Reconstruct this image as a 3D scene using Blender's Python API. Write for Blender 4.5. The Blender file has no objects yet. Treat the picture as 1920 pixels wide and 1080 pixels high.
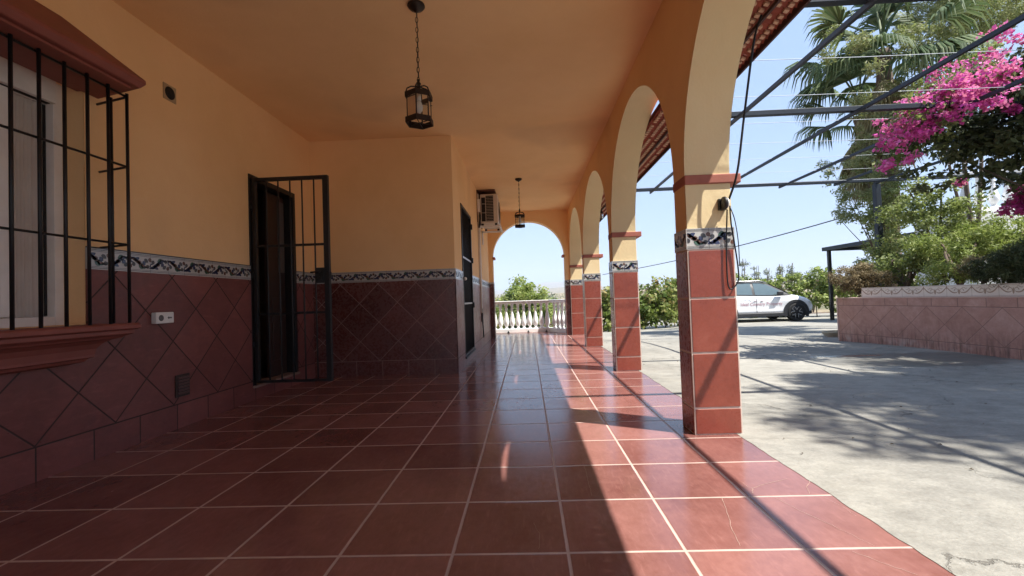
import bpy, math, random
import numpy as np
from mathutils import Vector, Matrix, noise
random.seed(7); rng = np.random.default_rng(11)
rad = math.radians
sc = bpy.context.scene
col = sc.collection
# ------------------------------------------------------------------ camera
H = 0.85
FOC = 840.65
YAW, PITCH, ROLL = rad(1.896), rad(1.406), rad(1.979)
def cam_axes():
    cy, sy, cp, sp = math.cos(YAW), math.sin(YAW), math.cos(PITCH), math.sin(PITCH)
    F = Vector((-sy*cp, cy*cp, sp)); Rt = Vector((cy, sy, 0)); U = Rt.cross(F)
    cr, sr = math.cos(ROLL), math.sin(ROLL)
    return cr*Rt - sr*U, sr*Rt + cr*U, F
AR, AU, AF = cam_axes()
cd = bpy.data.cameras.new('camera'); cam = bpy.data.objects.new('camera', cd); col.objects.link(cam)
cam.matrix_world = Matrix(((AR.x, AU.x, -AF.x, 0), (AR.y, AU.y, -AF.y, 0), (AR.z, AU.z, -AF.z, H), (0, 0, 0, 1)))
cd.sensor_width = 36; cd.lens = 36*FOC/1920; cd.clip_start = 0.02; cd.clip_end = 20000
sc.camera = cam
def at(px, py, Y):
    "world point seen at a photo pixel, at depth Y along the veranda"
    d = AR*((px-960)/FOC) + AU*(-(py-540)/FOC) + AF
    return Vector((0, 0, H)) + d*(Y/d.y)
# ------------------------------------------------------------------ light
SDIR = Vector((1, -0.53, 1.85)).normalized()
SEL = math.asin(SDIR.z); SAZ = math.atan2(SDIR.x, SDIR.y)
w = bpy.data.worlds.new('World'); sc.world = w; w.use_nodes = True
nt = w.node_tree; nt.nodes.clear()
sky = nt.nodes.new('ShaderNodeTexSky'); sky.sky_type = 'NISHITA'; sky.sun_disc = False
sky.sun_elevation = SEL; sky.sun_rotation = SAZ; sky.altitude = 200; sky.air_density = 1.0; sky.dust_density = 0.3; sky.ozone_density = 1.5
bg = nt.nodes.new('ShaderNodeBackground'); bg.inputs[1].default_value = 0.15
wo = nt.nodes.new('ShaderNodeOutputWorld')
mxs = nt.nodes.new('ShaderNodeMix'); mxs.data_type = 'RGBA'; mxs.inputs[0].default_value = .93; mxs.inputs[7].default_value = (.46, .66, 1.04, 1)
nt.links.new(sky.outputs[0], mxs.inputs[6]); nt.links.new(mxs.outputs[2], bg.inputs[0]); nt.links.new(bg.outputs[0], wo.inputs[0])
sl = bpy.data.lights.new('sun', 'SUN'); sl.energy = 2.0; sl.angle = rad(0.5); sl.color = (1, 0.955, 0.88)
so = bpy.data.objects.new('sun', sl); col.objects.link(so)
so.rotation_euler = SDIR.to_track_quat('Z', 'Y').to_euler(); so.location = (20, -10, 30)
sc.view_settings.view_transform = 'Standard'; sc.view_settings.look = 'None'
sc.view_settings.gamma = 1; sc.view_settings.use_curve_mapping = False
sc.view_settings.exposure = 2.53
cy = sc.cycles
cy.max_bounces = 14; cy.diffuse_bounces = 12; cy.glossy_bounces = 5; cy.transparent_max_bounces = 12; cy.transmission_bounces = 6
cy.use_denoising = True; cy.sample_clamp_indirect = 0; cy.caustics_reflective = True; cy.blur_glossy = 1.0; cy.caustics_refractive = False

# ------------------------------------------------------------------ node helper
class Mat:
    def __init__(s, name, color=(.5, .5, .5), rough=.6, metal=0, spec=.5, coat=0):
        s.m = bpy.data.materials.new(name); s.m.use_nodes = True; s.t = s.m.node_tree
        s.b = s.t.nodes['Principled BSDF']; s.out = s.t.nodes['Material Output']
        s.set('Base Color', (*color, 1)); s.set('Roughness', rough); s.set('Metallic', metal)
        s.set('Specular IOR Level', spec); s.set('Coat Weight', coat); s._pos = None
    def set(s, k, v):
        if hasattr(v, 'links'): s.t.links.new(v, s.b.inputs[k])
        else: s.b.inputs[k].default_value = v
        return s
    def n(s, typ, **kw):
        n = s.t.nodes.new('ShaderNode'+typ)
        for k, v in kw.items(): setattr(n, k, v)
        return n
    def inp(s, n, i, v):
        if v is None: return
        if hasattr(v, 'links'): s.t.links.new(v, n.inputs[i])
        else: n.inputs[i].default_value = v
    def pos(s):
        if s._pos is None: s._pos = s.n('TexCoord').outputs['Object']
        return s._pos
    def xyz(s):
        n = s.n('SeparateXYZ'); s.inp(n, 0, s.pos()); return n.outputs[0], n.outputs[1], n.outputs[2]
    def math(s, op, a, b=None, c=None):
        n = s.n('Math', operation=op); s.inp(n, 0, a); s.inp(n, 1, b); s.inp(n, 2, c); return n.outputs[0]
    def comb(s, x, y, z):
        n = s.n('CombineXYZ'); s.inp(n, 0, x); s.inp(n, 1, y); s.inp(n, 2, z); return n.outputs[0]
    def scalev(s, sx, sy, sz):
        n = s.n('Mapping'); s.inp(n, 0, s.pos()); n.inputs['Scale'].default_value = (sx, sy, sz); return n.outputs[0]
    def noise(s, scale=5, detail=4, rough=.55, vec=None, dist=0):
        n = s.n('TexNoise'); s.inp(n, 'Vector', vec if vec is not None else s.pos())
        n.inputs['Scale'].default_value = scale; n.inputs['Detail'].default_value = detail
        n.inputs['Roughness'].default_value = rough; n.inputs['Distortion'].default_value = dist
        return n.outputs[0]
    def white(s, vec):
        n = s.n('TexWhiteNoise', noise_dimensions='3D'); s.inp(n, 0, vec); return n.outputs[0]
    def ramp(s, fac, stops, interp='LINEAR'):
        n = s.n('ValToRGB'); s.inp(n, 0, fac); r = n.color_ramp; r.interpolation = interp
        while len(r.elements) < len(stops): r.elements.new(.5)
        for e, (p, c) in zip(r.elements, stops):
            e.position = p; e.color = (*c, 1) if not isinstance(c, (int, float)) else (c, c, c, 1)
        return n.outputs[0]
    def mix(s, fac, a, b, typ='MIX'):
        n = s.n('Mix', data_type='RGBA', blend_type=typ); s.inp(n, 0, fac)
        s.inp(n, 6, a if hasattr(a, 'links') else (*a, 1)); s.inp(n, 7, b if hasattr(b, 'links') else (*b, 1)); return n.outputs[2]
    def map(s, v, a, b, c, d):
        n = s.n('MapRange'); s.inp(n, 0, v)
        for i, q in enumerate((a, b, c, d)): s.inp(n, i+1, q)
        return n.outputs[0]
    def bump(s, h, strength=.3, dist=.01):
        n = s.n('Bump'); n.inputs['Strength'].default_value = strength; n.inputs['Distance'].default_value = dist
        s.inp(n, 'Height', h); s.t.links.new(n.outputs[0], s.b.inputs['Normal']); return s

def simple(name, c, rough=.5, metal=0, var=.12, scale=8, bump=0, spec=.5, coat=0):
    m = Mat(name, c, rough, metal, spec, coat)
    f = m.noise(scale, 4)
    m.set('Base Color', m.mix(f, tuple(max(0, x*(1-var*1.6)) for x in c), tuple(min(1, x*(1+var)) for x in c)))
    if bump: m.bump(m.noise(scale*9, 3), bump, .002)
    return m.m

def plaster(name='plaster', lo=(.83, .545, .265), mid=(.88, .59, .30), hi=(.91, .63, .335)):
    m = Mat(name, rough=.88, spec=.25)
    a = m.noise(1.1, 5, .6); b = m.noise(7, 3, .5)
    c = m.ramp(a, [(.3, lo), (.52, mid), (.72, hi)])
    c = m.mix(m.map(b, .3, .75, 0, .16), c, (.78, .50, .27))
    stains = m.noise(.8, 2, .5, dist=.4)
    c = m.mix(m.map(stains, .58, .74, 0, .30), c, (.50, .32, .19)); scuff = m.noise(3.3, 7, .75, dist=1.5); c = m.mix(m.map(scuff, .60, .72, 0, .25), c, (.93, .70, .43))
    m.set('Base Color', c)
    m.bump(m.math('ADD', m.math('MULTIPLY', m.noise(60, 5, .6), .5), m.math('MULTIPLY', m.noise(5, 4, .6, dist=.5), 1.6)), .45, .005)
    bn = [n for n in m.t.nodes if n.type == 'BUMP'][0]; bv = m.n('Bevel'); bv.samples = 4; bv.inputs[0].default_value = .014; m.t.links.new(bv.outputs[0], bn.inputs['Normal']); return m.m

def grid_edge(m, u, off, s):
    "distance to nearest grid line along u, and the cell index"
    t = m.math('DIVIDE', m.math('SUBTRACT', u, off), s)
    fr = m.math('FRACT', t); d = m.math('MINIMUM', fr, m.math('SUBTRACT', 1.0, fr))
    return m.math('MULTIPLY', d, s), m.math('FLOOR', t)

def strk(m):
    n = m.n('Mapping'); m.inp(n, 0, m.pos()); n.inputs['Rotation'].default_value = (0, 0, .6); n.inputs['Scale'].default_value = (1, .16, .5); return n.outputs[0]
def tile_mat(name, lo, hi, grout, mode, ou, ov, s, gw, rough=.2, zsk=None, wob=.0015, groutvar=True, skirt=.31, nbump=.12, rvar=.32, spec=.5):
    """mode 'floor' : square grid in x,y ; 'wx' diag grid on a wall along y ; 'wy' diag grid on a wall along x"""
    m = Mat(name, rough=rough, spec=spec)
    x, y, z = m.xyz()
    wobn = m.map(m.noise(14, 3), 0, 1, -wob, wob)
    if mode == 'floor':
        d1, i1 = grid_edge(m, m.math('ADD', x, wobn), ou, s); d2, i2 = grid_edge(m, m.math('ADD', y, wobn), ov, s)
    else:
        u = y if mode == 'wx' else x
        a = m.math('ADD', m.math('SUBTRACT', u, ou), m.math('SUBTRACT', z, ov))
        b = m.math('SUBTRACT', m.math('SUBTRACT', u, ou), m.math('SUBTRACT', z, ov))
        d1, i1 = grid_edge(m, m.math('ADD', a, wobn), 0, s); d2, i2 = grid_edge(m, m.math('ADD', b, wobn), 0, s)
        d1 = m.math('MULTIPLY', d1, .707); d2 = m.math('MULTIPLY', d2, .707)
        if zsk:
            lowf = m.math('LESS_THAN', z, zsk)
            ds, is_ = grid_edge(m, u, ou+.03, skirt)
            dz = m.math('ABSOLUTE', m.math('SUBTRACT', z, zsk))
            inv = m.math('SUBTRACT', 1.0, lowf)
            d1 = m.math('ADD', m.math('MULTIPLY', d1, inv), m.math('MULTIPLY', ds, lowf))
            d2 = m.math('ADD', m.math('MULTIPLY', d2, inv), m.math('MULTIPLY', 1.0, lowf))
            d2 = m.math('MINIMUM', d2, dz)
            i1 = m.math('ADD', m.math('MULTIPLY', i1, inv), m.math('MULTIPLY', m.math('ADD', is_, 91.3), lowf))
            i2 = m.math('MULTIPLY', i2, inv)
    d = m.math('MINIMUM', d1, d2)
    g = m.map(d, gw*.7, gw*1.25, 1, 0)
    r = m.white(m.comb(i1, i2, 3.7))
    cl = m.noise(3.2, 6, .62, dist=.5); fine = m.noise(38, 5, .7, vec=m.scalev(1, .55, 1))
    mixf = m.math('ADD', m.math('MULTIPLY', cl, .6), m.math('ADD', m.math('MULTIPLY', r, rvar), m.math('MULTIPLY', fine, .4)))
    c = m.ramp(mixf, [(.34, lo), (.66, tuple((a_+b_)/2 for a_, b_ in zip(lo, hi))), (.95, hi)])
    st = m.noise(55, 3, .6, vec=strk(m), dist=.3)
    c = m.mix(m.map(st, .56, .74, 0, .16), c, tuple(min(1, q*1.5+.03) for q in hi))
    blot = m.noise(1.7, 4, .6, dist=.8); c = m.mix(m.map(blot, .55, .75, 0, .22), c, tuple(q*.6 for q in lo))
    gc = m.mix(m.noise(9, 4), tuple(q*.6 for q in grout), tuple(min(1, q*1.2) for q in grout)) if groutvar else grout
    m.set('Base Color', m.mix(g, c, gc))
    rr = m.math('ADD', m.map(fine, .3, .75, rough*.75, rough*1.5), m.math('MULTIPLY', g, .4))
    rr = m.math('ADD', rr, m.map(cl, .3, .7, -.03, .05))
    m.set('Roughness', rr)
    hgt = m.math('ADD', m.map(d, 0, gw*1.8, 0, 1), m.math('MULTIPLY', fine, nbump))
    m.bump(hgt, .35, .003); return m.m

TS, TX, TY = .38675, .10625, 1.51725
M = {}
M['plaster'] = plaster(); M['plaster_pale'] = plaster('plaster_pale', (.70, .565, .33), (.75, .61, .36), (.79, .65, .40))  # paler copy for arches; the indoor one carries red bounce light in its colour
M['floor'] = tile_mat('floor_tiles', (.13, .046, .039), (.31, .145, .123), (.55, .42, .36), 'floor', TX, TY, TS, .0052, rough=.17)
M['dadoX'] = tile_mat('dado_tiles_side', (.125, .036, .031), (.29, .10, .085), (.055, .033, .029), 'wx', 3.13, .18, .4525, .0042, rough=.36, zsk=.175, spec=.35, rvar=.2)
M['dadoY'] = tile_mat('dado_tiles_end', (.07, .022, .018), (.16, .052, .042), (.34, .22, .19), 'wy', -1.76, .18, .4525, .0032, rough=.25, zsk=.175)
M['redtile'] = (lambda m: (m.set('Base Color', m.ramp(m.math('ADD', m.math('MULTIPLY', m.noise(5, 6, .6, dist=.6), .7), m.math('MULTIPLY', m.noise(45, 4, .7), .3)), [(.33, (.20, .042, .026)), (.6, (.27, .062, .038)), (.75, (.34, .10, .065))])), m.set('Roughness', m.map(m.noise(30, 4), .3, .7, .2, .38)), m.bump(m.noise(25, 4), .12, .002), m.m)[-1])(Mat('red_tile'))
M['grout'] = simple('grout', (.66, .55, .47), .85, var=.2, scale=20)
M['frz'] = simple('frieze_white', (.52, .51, .48), .22, var=.1, scale=14)
M['f_blue'] = simple('frieze_blue', (.045, .055, .12), .25)
M['f_brown'] = simple('frieze_brown', (.15, .075, .055), .25)
M['f_green'] = simple('frieze_green', (.07, .14, .10), .25)
M['f_dark'] = simple('frieze_dark', (.05, .05, .055), .3)
M['f_beige'] = simple('frieze_beige', (.36, .27, .20), .4)
M['ledge'] = simple('red_trim', (.36, .115, .08), .75, var=.2, scale=9, bump=.3)
M['trim'] = simple('moulding_red', (.27, .078, .056), .6, var=.18, scale=6, bump=.25)
M['iron'] = simple('black_iron', (.018, .017, .018), .45, metal=.3, var=.4, scale=14, bump=.3)
M['bronze'] = simple('dark_bronze', (.035, .024, .018), .5, metal=.5, var=.4, scale=20)
M['beam'] = simple('painted_beam', (.014, .021, .033), .5, metal=.2, var=.35, scale=5, bump=.3)
M['white'] = simple('white_paint', (.88, .88, .87), .5, var=.07, scale=4, bump=.1)
M['plastic'] = simple('white_plastic', (.78, .77, .73), .35, var=.04)
M['cream'] = simple('cream_metal', (.60, .53, .44), .5, var=.08)
M['ac_brown'] = simple('brown_sheet', (.16, .07, .045), .7, var=.2)
M['darkwood'] = simple('dark_door_wood', (.035, .016, .011), .5, var=.35, scale=7)
M['dark'] = simple('dark_void', (.012, .011, .012), .8)
M['room'] = simple('room_wall', (.25, .2, .17), .9)
M['curtain'] = simple('curtain_cloth', (.60, .55, .50), .9, var=.1)
M['cable'] = simple('black_cable', (.012, .012, .013), .5)
M['wire'] = simple('wire', (.35, .38, .42), .5, metal=.4)
M['shutter'] = simple('shutter_white', (.80, .78, .74), .45)
def glass(name, tint=(.9, .93, .93), alpha=.2):
    m = Mat(name, tint, .03)
    tr = m.n('BsdfTransparent'); gl = m.n('BsdfGlossy'); gl.inputs[1].default_value = .03
    mx = m.n('MixShader'); fr = m.n('Fresnel'); fr.inputs[0].default_value = 1.5
    m.inp(mx, 0, m.math('ADD', fr.outputs[0], alpha)); tr.inputs[0].default_value = (*tint, 1)
    m.t.links.new(tr.outputs[0], mx.inputs[1]); m.t.links.new(gl.outputs[0], mx.inputs[2]); m.t.links.new(mx.outputs[0], m.out.inputs[0]); return m.m
M['glass'] = glass('clear_glass', alpha=.03)
M['wglass'] = glass('window_glass', (.6, .65, .65), .12)
def concrete():
    m = Mat('concrete', rough=.9, spec=.25)
    a = m.noise(.55, 6, .65, dist=.6); b = m.noise(6, 6, .7, vec=m.scalev(1, 1.6, 1)); c = m.noise(70, 3, .7)
    f = m.math('ADD', m.math('MULTIPLY', a, .42), m.math('ADD', m.math('MULTIPLY', b, .38), m.math('MULTIPLY', c, .2)))
    base = m.ramp(f, [(.3, (.13, .122, .105)), (.47, (.235, .226, .20)), (.60, (.335, .322, .285))])
    # long cracks and poured bay joints
    vo = m.n('TexVoronoi', feature='DISTANCE_TO_EDGE'); vo.inputs['Scale'].default_value = .42
    dn = m.n('TexNoise'); m.inp(dn, 'Vector', m.pos()); dn.inputs['Scale'].default_value = 2.6; dn.inputs['Detail'].default_value = 8; dn.inputs['Roughness'].default_value = .65
    ad = m.n('VectorMath', operation='MULTIPLY_ADD'); m.inp(ad, 0, dn.outputs[1]); ad.inputs[1].default_value = (.75, .75, 0); m.inp(ad, 2, m.pos())
    m.inp(vo, 'Vector', ad.outputs[0])
    crack = m.map(vo.outputs[0], .0008, .0042, 1, 0)
    gate = m.map(m.noise(1.3, 2), .44, .52, 0, 1)
    crack = m.math('MULTIPLY', crack, gate)
    x, y, z = m.xyz()
    j1, _ = grid_edge(m, m.math('ADD', m.math('ADD', y, m.math('MULTIPLY', x, .04)), m.map(m.noise(3, 4), 0, 1, -.03, .03)), 7.9, 2.6)
    joint = m.map(j1, .004, .012, .3, 0)
    patch = m.map(m.noise(2.3, 7, .75, dist=1.2), .58, .72, 0, .55)
    base = m.mix(patch, base, (.20, .18, .155)); fl2_ = m.map(m.noise(9, 6, .8, vec=m.scalev(1, 2.2, 1), dist=.8), .56, .68, 0, .4); base = m.mix(fl2_, base, (.17, .155, .13)); base = m.mix(m.map(m.noise(1.1, 5, .7, dist=1.0), .5, .7, 0, .5), base, (.36, .34, .29))
    # damp stain beside the planter
    ex = m.math('DIVIDE', m.math('SUBTRACT', x, 4.4), 1.25); ey = m.math('DIVIDE', m.math('SUBTRACT', y, 5.35), .6)
    rr = m.math('ADD', m.math('ADD', m.math('MULTIPLY', ex, ex), m.math('MULTIPLY', ey, ey)), m.map(m.noise(3, 5), 0, 1, -.6, .6))
    wet = m.map(rr, .6, 1.0, 1, 0)
    base = m.mix(m.math('MULTIPLY', wet, .6), base, (.07, .068, .06))
    ck = m.math('MAXIMUM', crack, joint)
    m.set('Base Color', m.mix(m.math('MULTIPLY', ck, .6), base, (.08, .072, .06)))
    px_ = m.math('DIVIDE', m.math('SUBTRACT', x, 3.95), .5); py_ = m.math('DIVIDE', m.math('SUBTRACT', y, 5.75), .09)
    pud = m.map(m.math('ADD', m.math('ADD', m.math('MULTIPLY', px_, px_), m.math('MULTIPLY', py_, py_)), m.map(m.noise(6, 4), 0, 1, -.5, .5)), .7, 1.0, 1, 0)
    m.set('Roughness', m.math('MULTIPLY', m.map(wet, 0, 1, .9, .5), m.map(pud, 0, 1, 1, .12)))
    h = m.math('SUBTRACT', m.math('ADD', m.math('MULTIPLY', b, .6), m.math('MULTIPLY', c, .35)), m.math('MULTIPLY', ck, .9))
    m.bump(h, .6, .012); return m.m
M['concrete'] = concrete()
def planter_mat():
    m = Mat('planter_tiles', rough=.6)
    u = m.n('UVMap').outputs[0]; s = m.n('SeparateXYZ'); m.inp(s, 0, u); U, V = s.outputs[0], s.outputs[1]
    S = .45
    mid = m.math('MULTIPLY', m.math('GREATER_THAN', V, .11), m.math('LESS_THAN', V, .565))
    a = m.math('ADD', U, m.math('SUBTRACT', V, .11)); b = m.math('SUBTRACT', U, m.math('SUBTRACT', V, .11))
    d1, i1 = grid_edge(m, a, 0, S); d2, i2 = grid_edge(m, b, 0, S); ds, i3 = grid_edge(m, U, .1, .33)
    dd = m.math('MINIMUM', d1, d2)
    inv = m.math('SUBTRACT', 1.0, mid)
    d = m.math('ADD', m.math('MULTIPLY', dd, mid), m.math('MULTIPLY', ds, inv))
    d = m.math('MINIMUM', d, m.math('MINIMUM', m.math('ABSOLUTE', m.math('SUBTRACT', V, .11)), m.math('ABSOLUTE', m.math('SUBTRACT', V, .565))))
    g = m.map(d, .002, .006, 1, 0)
    r = m.white(m.comb(m.math('ADD', i1, m.math('MULTIPLY', inv, i3)), i2, 1.3))
    cl = m.noise(4, 6, .65, dist=.8); fi = m.noise(22, 5, .7)
    f = m.math('ADD', m.math('MULTIPLY', cl, .55), m.math('ADD', m.math('MULTIPLY', r, .12), m.math('MULTIPLY', fi, .42)))
    c = m.ramp(f, [(.33, (.30, .155, .125)), (.55, (.42, .24, .20)), (.8, (.54, .36, .31))])
    # damp streaks rising from the ground
    st = m.noise(9, 4, .6, vec=m.comb(m.math('MULTIPLY', U, 3.0), m.math('MULTIPLY', V, .35), 0))
    low = m.map(V, .02, .3, 1, 0)
    k = m.math('MULTIPLY', m.map(st, .42, .66, 0, 1), low)
    c = m.mix(m.math('MULTIPLY', k, .75), c, (.05, .035, .03))
    lime = m.math('MULTIPLY', m.map(m.noise(5, 4), .55, .65, 0, 1), m.map(V, .04, .14, 1, 0))
    c = m.mix(m.math('MULTIPLY', lime, .4), c, (.5, .45, .42))
    m.set('Base Color', m.mix(g, c, (.20, .12, .10)))
    m.bump(m.math('ADD', m.map(d, 0, .01, 0, 1), m.math('MULTIPLY', fi, .3)), .4, .004); return m.m
M['planter'] = planter_mat()
def leafmat(name, stops, trans=.35, rough=.5):
    m = Mat(name, rough=rough, spec=.22)
    at_ = m.n('Attribute', attribute_name='tint')
    c = m.ramp(at_.outputs[2], stops); m.set('Base Color', c)
    tl = m.n('BsdfTranslucent'); m.inp(tl, 0, m.mix(.35, c, (.35, .45, .08), 'MIX') if trans > .3 else c)
    mx = m.n('MixShader'); mx.inputs[0].default_value = trans
    m.t.links.new(m.b.outputs[0], mx.inputs[1]); m.t.links.new(tl.outputs[0], mx.inputs[2]); m.t.links.new(mx.outputs[0], m.out.inputs[0]); return m.m
M['leaf'] = leafmat('leaf_green', [(0, (.07, .095, .03)), (.5, (.18, .22, .075)), (1, (.34, .37, .16))])
M['leafb'] = leafmat('leaf_bright', [(0, (.09, .13, .03)), (.5, (.23, .29, .075)), (1, (.42, .44, .17))])
M['leafd'] = leafmat('leaf_dark', [(0, (.03, .04, .018)), (.6, (.08, .10, .04)), (1, (.16, .18, .08))], .2)
M['leafv'] = leafmat('leaf_vine', [(0, (.04, .07, .015)), (.45, (.12, .17, .04)), (.8, (.26, .27, .09)), (1, (.30, .2, .09))])
M['leafdry'] = leafmat('leaf_dry', [(0, (.10, .07, .035)), (.5, (.22, .17, .09)), (1, (.33, .27, .15))], .25)
M['leafpale'] = leafmat('leaf_pale', [(0, (.12, .14, .06)), (.5, (.24, .26, .12)), (1, (.38, .38, .2))], .35)
M['olive'] = leafmat('leaf_olive', [(0, (.12, .14, .10)), (.5, (.24, .27, .19)), (1, (.38, .41, .30))], .2)
M['pink'] = leafmat('bract_pink', [(0, (.40, .015, .20)), (.5, (.74, .06, .43)), (1, (.90, .25, .64))], .4)
M['palm'] = leafmat('palm_leaf', [(0, (.04, .07, .025)), (.5, (.09, .14, .055)), (1, (.22, .26, .13))], .3, .6)
M['thatch'] = leafmat('palm_thatch', [(0, (.12, .095, .04)), (.5, (.25, .22, .10)), (1, (.38, .35, .18))], .2)
M['bark'] = simple('bark', (.13, .095, .07), .95, var=.35, scale=10, bump=.8)
def carpaint():
    m = Mat('car_white', (.80, .81, .83), .42, coat=.08); m.set('Base Color', m.mix(m.noise(3, 3), (.84, .85, .87), (.90, .91, .93))); return m.m
M['car'] = carpaint()
M['cladding'] = simple('black_cladding', (.022, .023, .027), .55)
M['tyre'] = simple('tyre', (.016, .016, .017), .8, var=.3)
M['silver'] = simple('silver', (.6, .6, .62), .3, metal=.8)
M['carglass'] = simple('car_glass', (.10, .14, .15), .06, var=.05, spec=.9, coat=1)
M['decal'] = simple('decal_pink', (.60, .34, .40), .5)
M['decal2'] = simple('decal_grey', (.42, .46, .55), .5)
M['canopy'] = simple('clay_tile', (.34, .075, .045), .7, var=.3, scale=11, bump=.3)
M['soil'] = simple('soil', (.11, .075, .05), .95, var=.3)
M['hose'] = simple('hose', (.45, .42, .33), .5)

# ------------------------------------------------------------------ mesh helper
class MB:
    def __init__(s): s.v = []; s.f = []; s.mi = []; s.smooth = []
    def add(s, vs, fs, mi=0, sm=False):
        o = len(s.v); s.v += [tuple(v) for v in vs]; s.f += [tuple(i+o for i in f) for f in fs]
        s.mi += [mi]*len(fs); s.smooth += [sm]*len(fs); return s
    def box(s, x0, y0, z0, x1, y1, z1, mi=0):
        vs = [(x, y, z) for z in (z0, z1) for y in (y0, y1) for x in (x0, x1)]
        return s.add(vs, [(0, 2, 3, 1), (4, 5, 7, 6), (0, 1, 5, 4), (2, 6, 7, 3), (0, 4, 6, 2), (1, 3, 7, 5)], mi)
    def quad(s, a, b, c, d, mi=0): return s.add([a, b, c, d], [(0, 1, 2, 3)], mi)
    def tube(s, pts, r, n=8, mi=0, cap=True, sm=True):
        pts = [Vector(p) for p in pts]; rs = r if isinstance(r, (list, tuple)) else [r]*len(pts)
        vs = []; fs = []; up = None
        for i, p in enumerate(pts):
            t = (pts[min(i+1, len(pts)-1)]-pts[max(i-1, 0)])
            if t.length < 1e-9: t = Vector((0, 0, 1))
            t.normalize()
            if up is None:
                up = Vector((0, 0, 1)) if abs(t.z) < .9 else Vector((1, 0, 0))
            a = t.cross(up)
            if a.length < 1e-6: a = t.cross(Vector((0, 1, 0)))
            a.normalize(); b = t.cross(a); up = -b if False else up
            if n == 4:
                offs = [(1, 1), (-1, 1), (-1, -1), (1, -1)]; k = .95
                for ca, sa in offs: vs.append(p+(a*ca+b*sa)*rs[i]*k)
            else:
                for j in range(n):
                    th = 2*math.pi*j/n; vs.append(p+(a*math.cos(th)+b*math.sin(th))*rs[i])
        for i in range(len(pts)-1):
            for j in range(n):
                k = (j+1) % n; fs.append((i*n+j, i*n+k, (i+1)*n+k, (i+1)*n+j))
        if cap: fs += [tuple(range(n-1, -1, -1)), tuple((len(pts)-1)*n+j for j in range(n))]
        return s.add(vs, fs, mi, sm and n != 4)
    def lathe(s, prof, c=(0, 0, 0), n=20, mi=0, sm=True, axis='z', ph=0):
        vs = []; fs = []; c = Vector(c)
        for r, h in prof:
            for j in range(n):
                th = 2*math.pi*(j+ph)/n; a, b = r*math.cos(th), r*math.sin(th)
                vs.append(c+(Vector((a, b, h)) if axis == 'z' else Vector((a, h, b)) if axis == 'y' else Vector((h, a, b))))
        for i in range(len(prof)-1):
            for j in range(n):
                k = (j+1) % n; fs.append((i*n+j, i*n+k, (i+1)*n+k, (i+1)*n+j))
        fs += [tuple(range(n-1, -1, -1)), tuple((len(prof)-1)*n+j for j in range(n))]
        return s.add(vs, fs, mi, sm)
    def strip(s, L, Rr, mi=0, sm=False):
        n = len(L); return s.add(list(L)+list(Rr), [(i, i+1, n+i+1, n+i) for i in range(n-1)], mi, sm)
    def build(s, name, mats, parent=None, bevel=0, uv=None):
        me = bpy.data.meshes.new(name); me.from_pydata(s.v, [], s.f)
        mats = mats if isinstance(mats, (list, tuple)) else [mats]
        for m in mats: me.materials.append(m)
        me.polygons.foreach_set('material_index', s.mi); me.polygons.foreach_set('use_smooth', s.smooth); me.update()
        if uv:
            l = me.uv_layers.new(name='UVMap'); vi = np.zeros(len(me.loops), np.int32); me.loops.foreach_get('vertex_index', vi)
            l.data.foreach_set('uv', np.array([uv(v) for v in s.v], np.float32)[vi].ravel())
        o = bpy.data.objects.new(name, me); col.objects.link(o)
        if parent is not None: attach(o, parent)
        if bevel:
            b = o.modifiers.new('bevel', 'BEVEL'); b.width = bevel; b.segments = 2; b.limit_method = 'ANGLE'; b.angle_limit = rad(40)
        return o
def worldloc(o):
    v = Vector(o.location)
    return v if o.parent is None else v + worldloc(o.parent) + o.matrix_parent_inverse.translation
def attach(o, parent):
    o.parent = parent
    p = parent; off = Vector((0, 0, 0))
    if parent.type == 'EMPTY' and not parent.get('_local'): off = Vector(parent.location)
    if parent.type == 'EMPTY': o.matrix_parent_inverse = Matrix.Translation(-off)
def tag(o, label=None, cat=None, group=None, kind=None):
    if label: o['label'] = label
    if cat: o['category'] = cat
    if group: o['group'] = group
    if kind: o['kind'] = kind
    return o
def thing(name, label, cat, loc=(0, 0, 0), group=None, local=False):
    e = bpy.data.objects.new(name, None); col.objects.link(e); e.location = loc; e.empty_display_size = .2
    tag(e, label, cat, group)
    if local: e['_local'] = 1
    return e
def struct(name, mb, mat, **k): return tag(mb.build(name, mat, **k), kind='structure')
def copy_tree(o, parent=None):
    c = o.copy(); col.objects.link(c); c.parent = parent
    for ch in list(o.children): copy_tree(ch, c)
    return c

def holed(mb, P, us, zs, holes, th, mi=0):
    "P(u,z,d) -> point ; d = 0 front face, th = depth behind it"
    us = sorted(set(us)); zs = sorted(set(zs))
    inh = lambda u, z: any(h[0] < u < h[1] and h[2] < z < h[3] for h in holes)
    for i in range(len(us)-1):
        for j in range(len(zs)-1):
            if inh((us[i]+us[i+1])/2, (zs[j]+zs[j+1])/2): continue
            mb.quad(P(us[i], zs[j], 0), P(us[i+1], zs[j], 0), P(us[i+1], zs[j+1], 0), P(us[i], zs[j+1], 0), mi)
    for (a, b, c, d) in holes:
        for (p, q) in (((a, c), (a, d)), ((a, d), (b, d)), ((b, d), (b, c)), ((b, c), (a, c))):
            mb.quad(P(*p, 0), P(*q, 0), P(*q, th), P(*p, th), mi)

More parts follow.
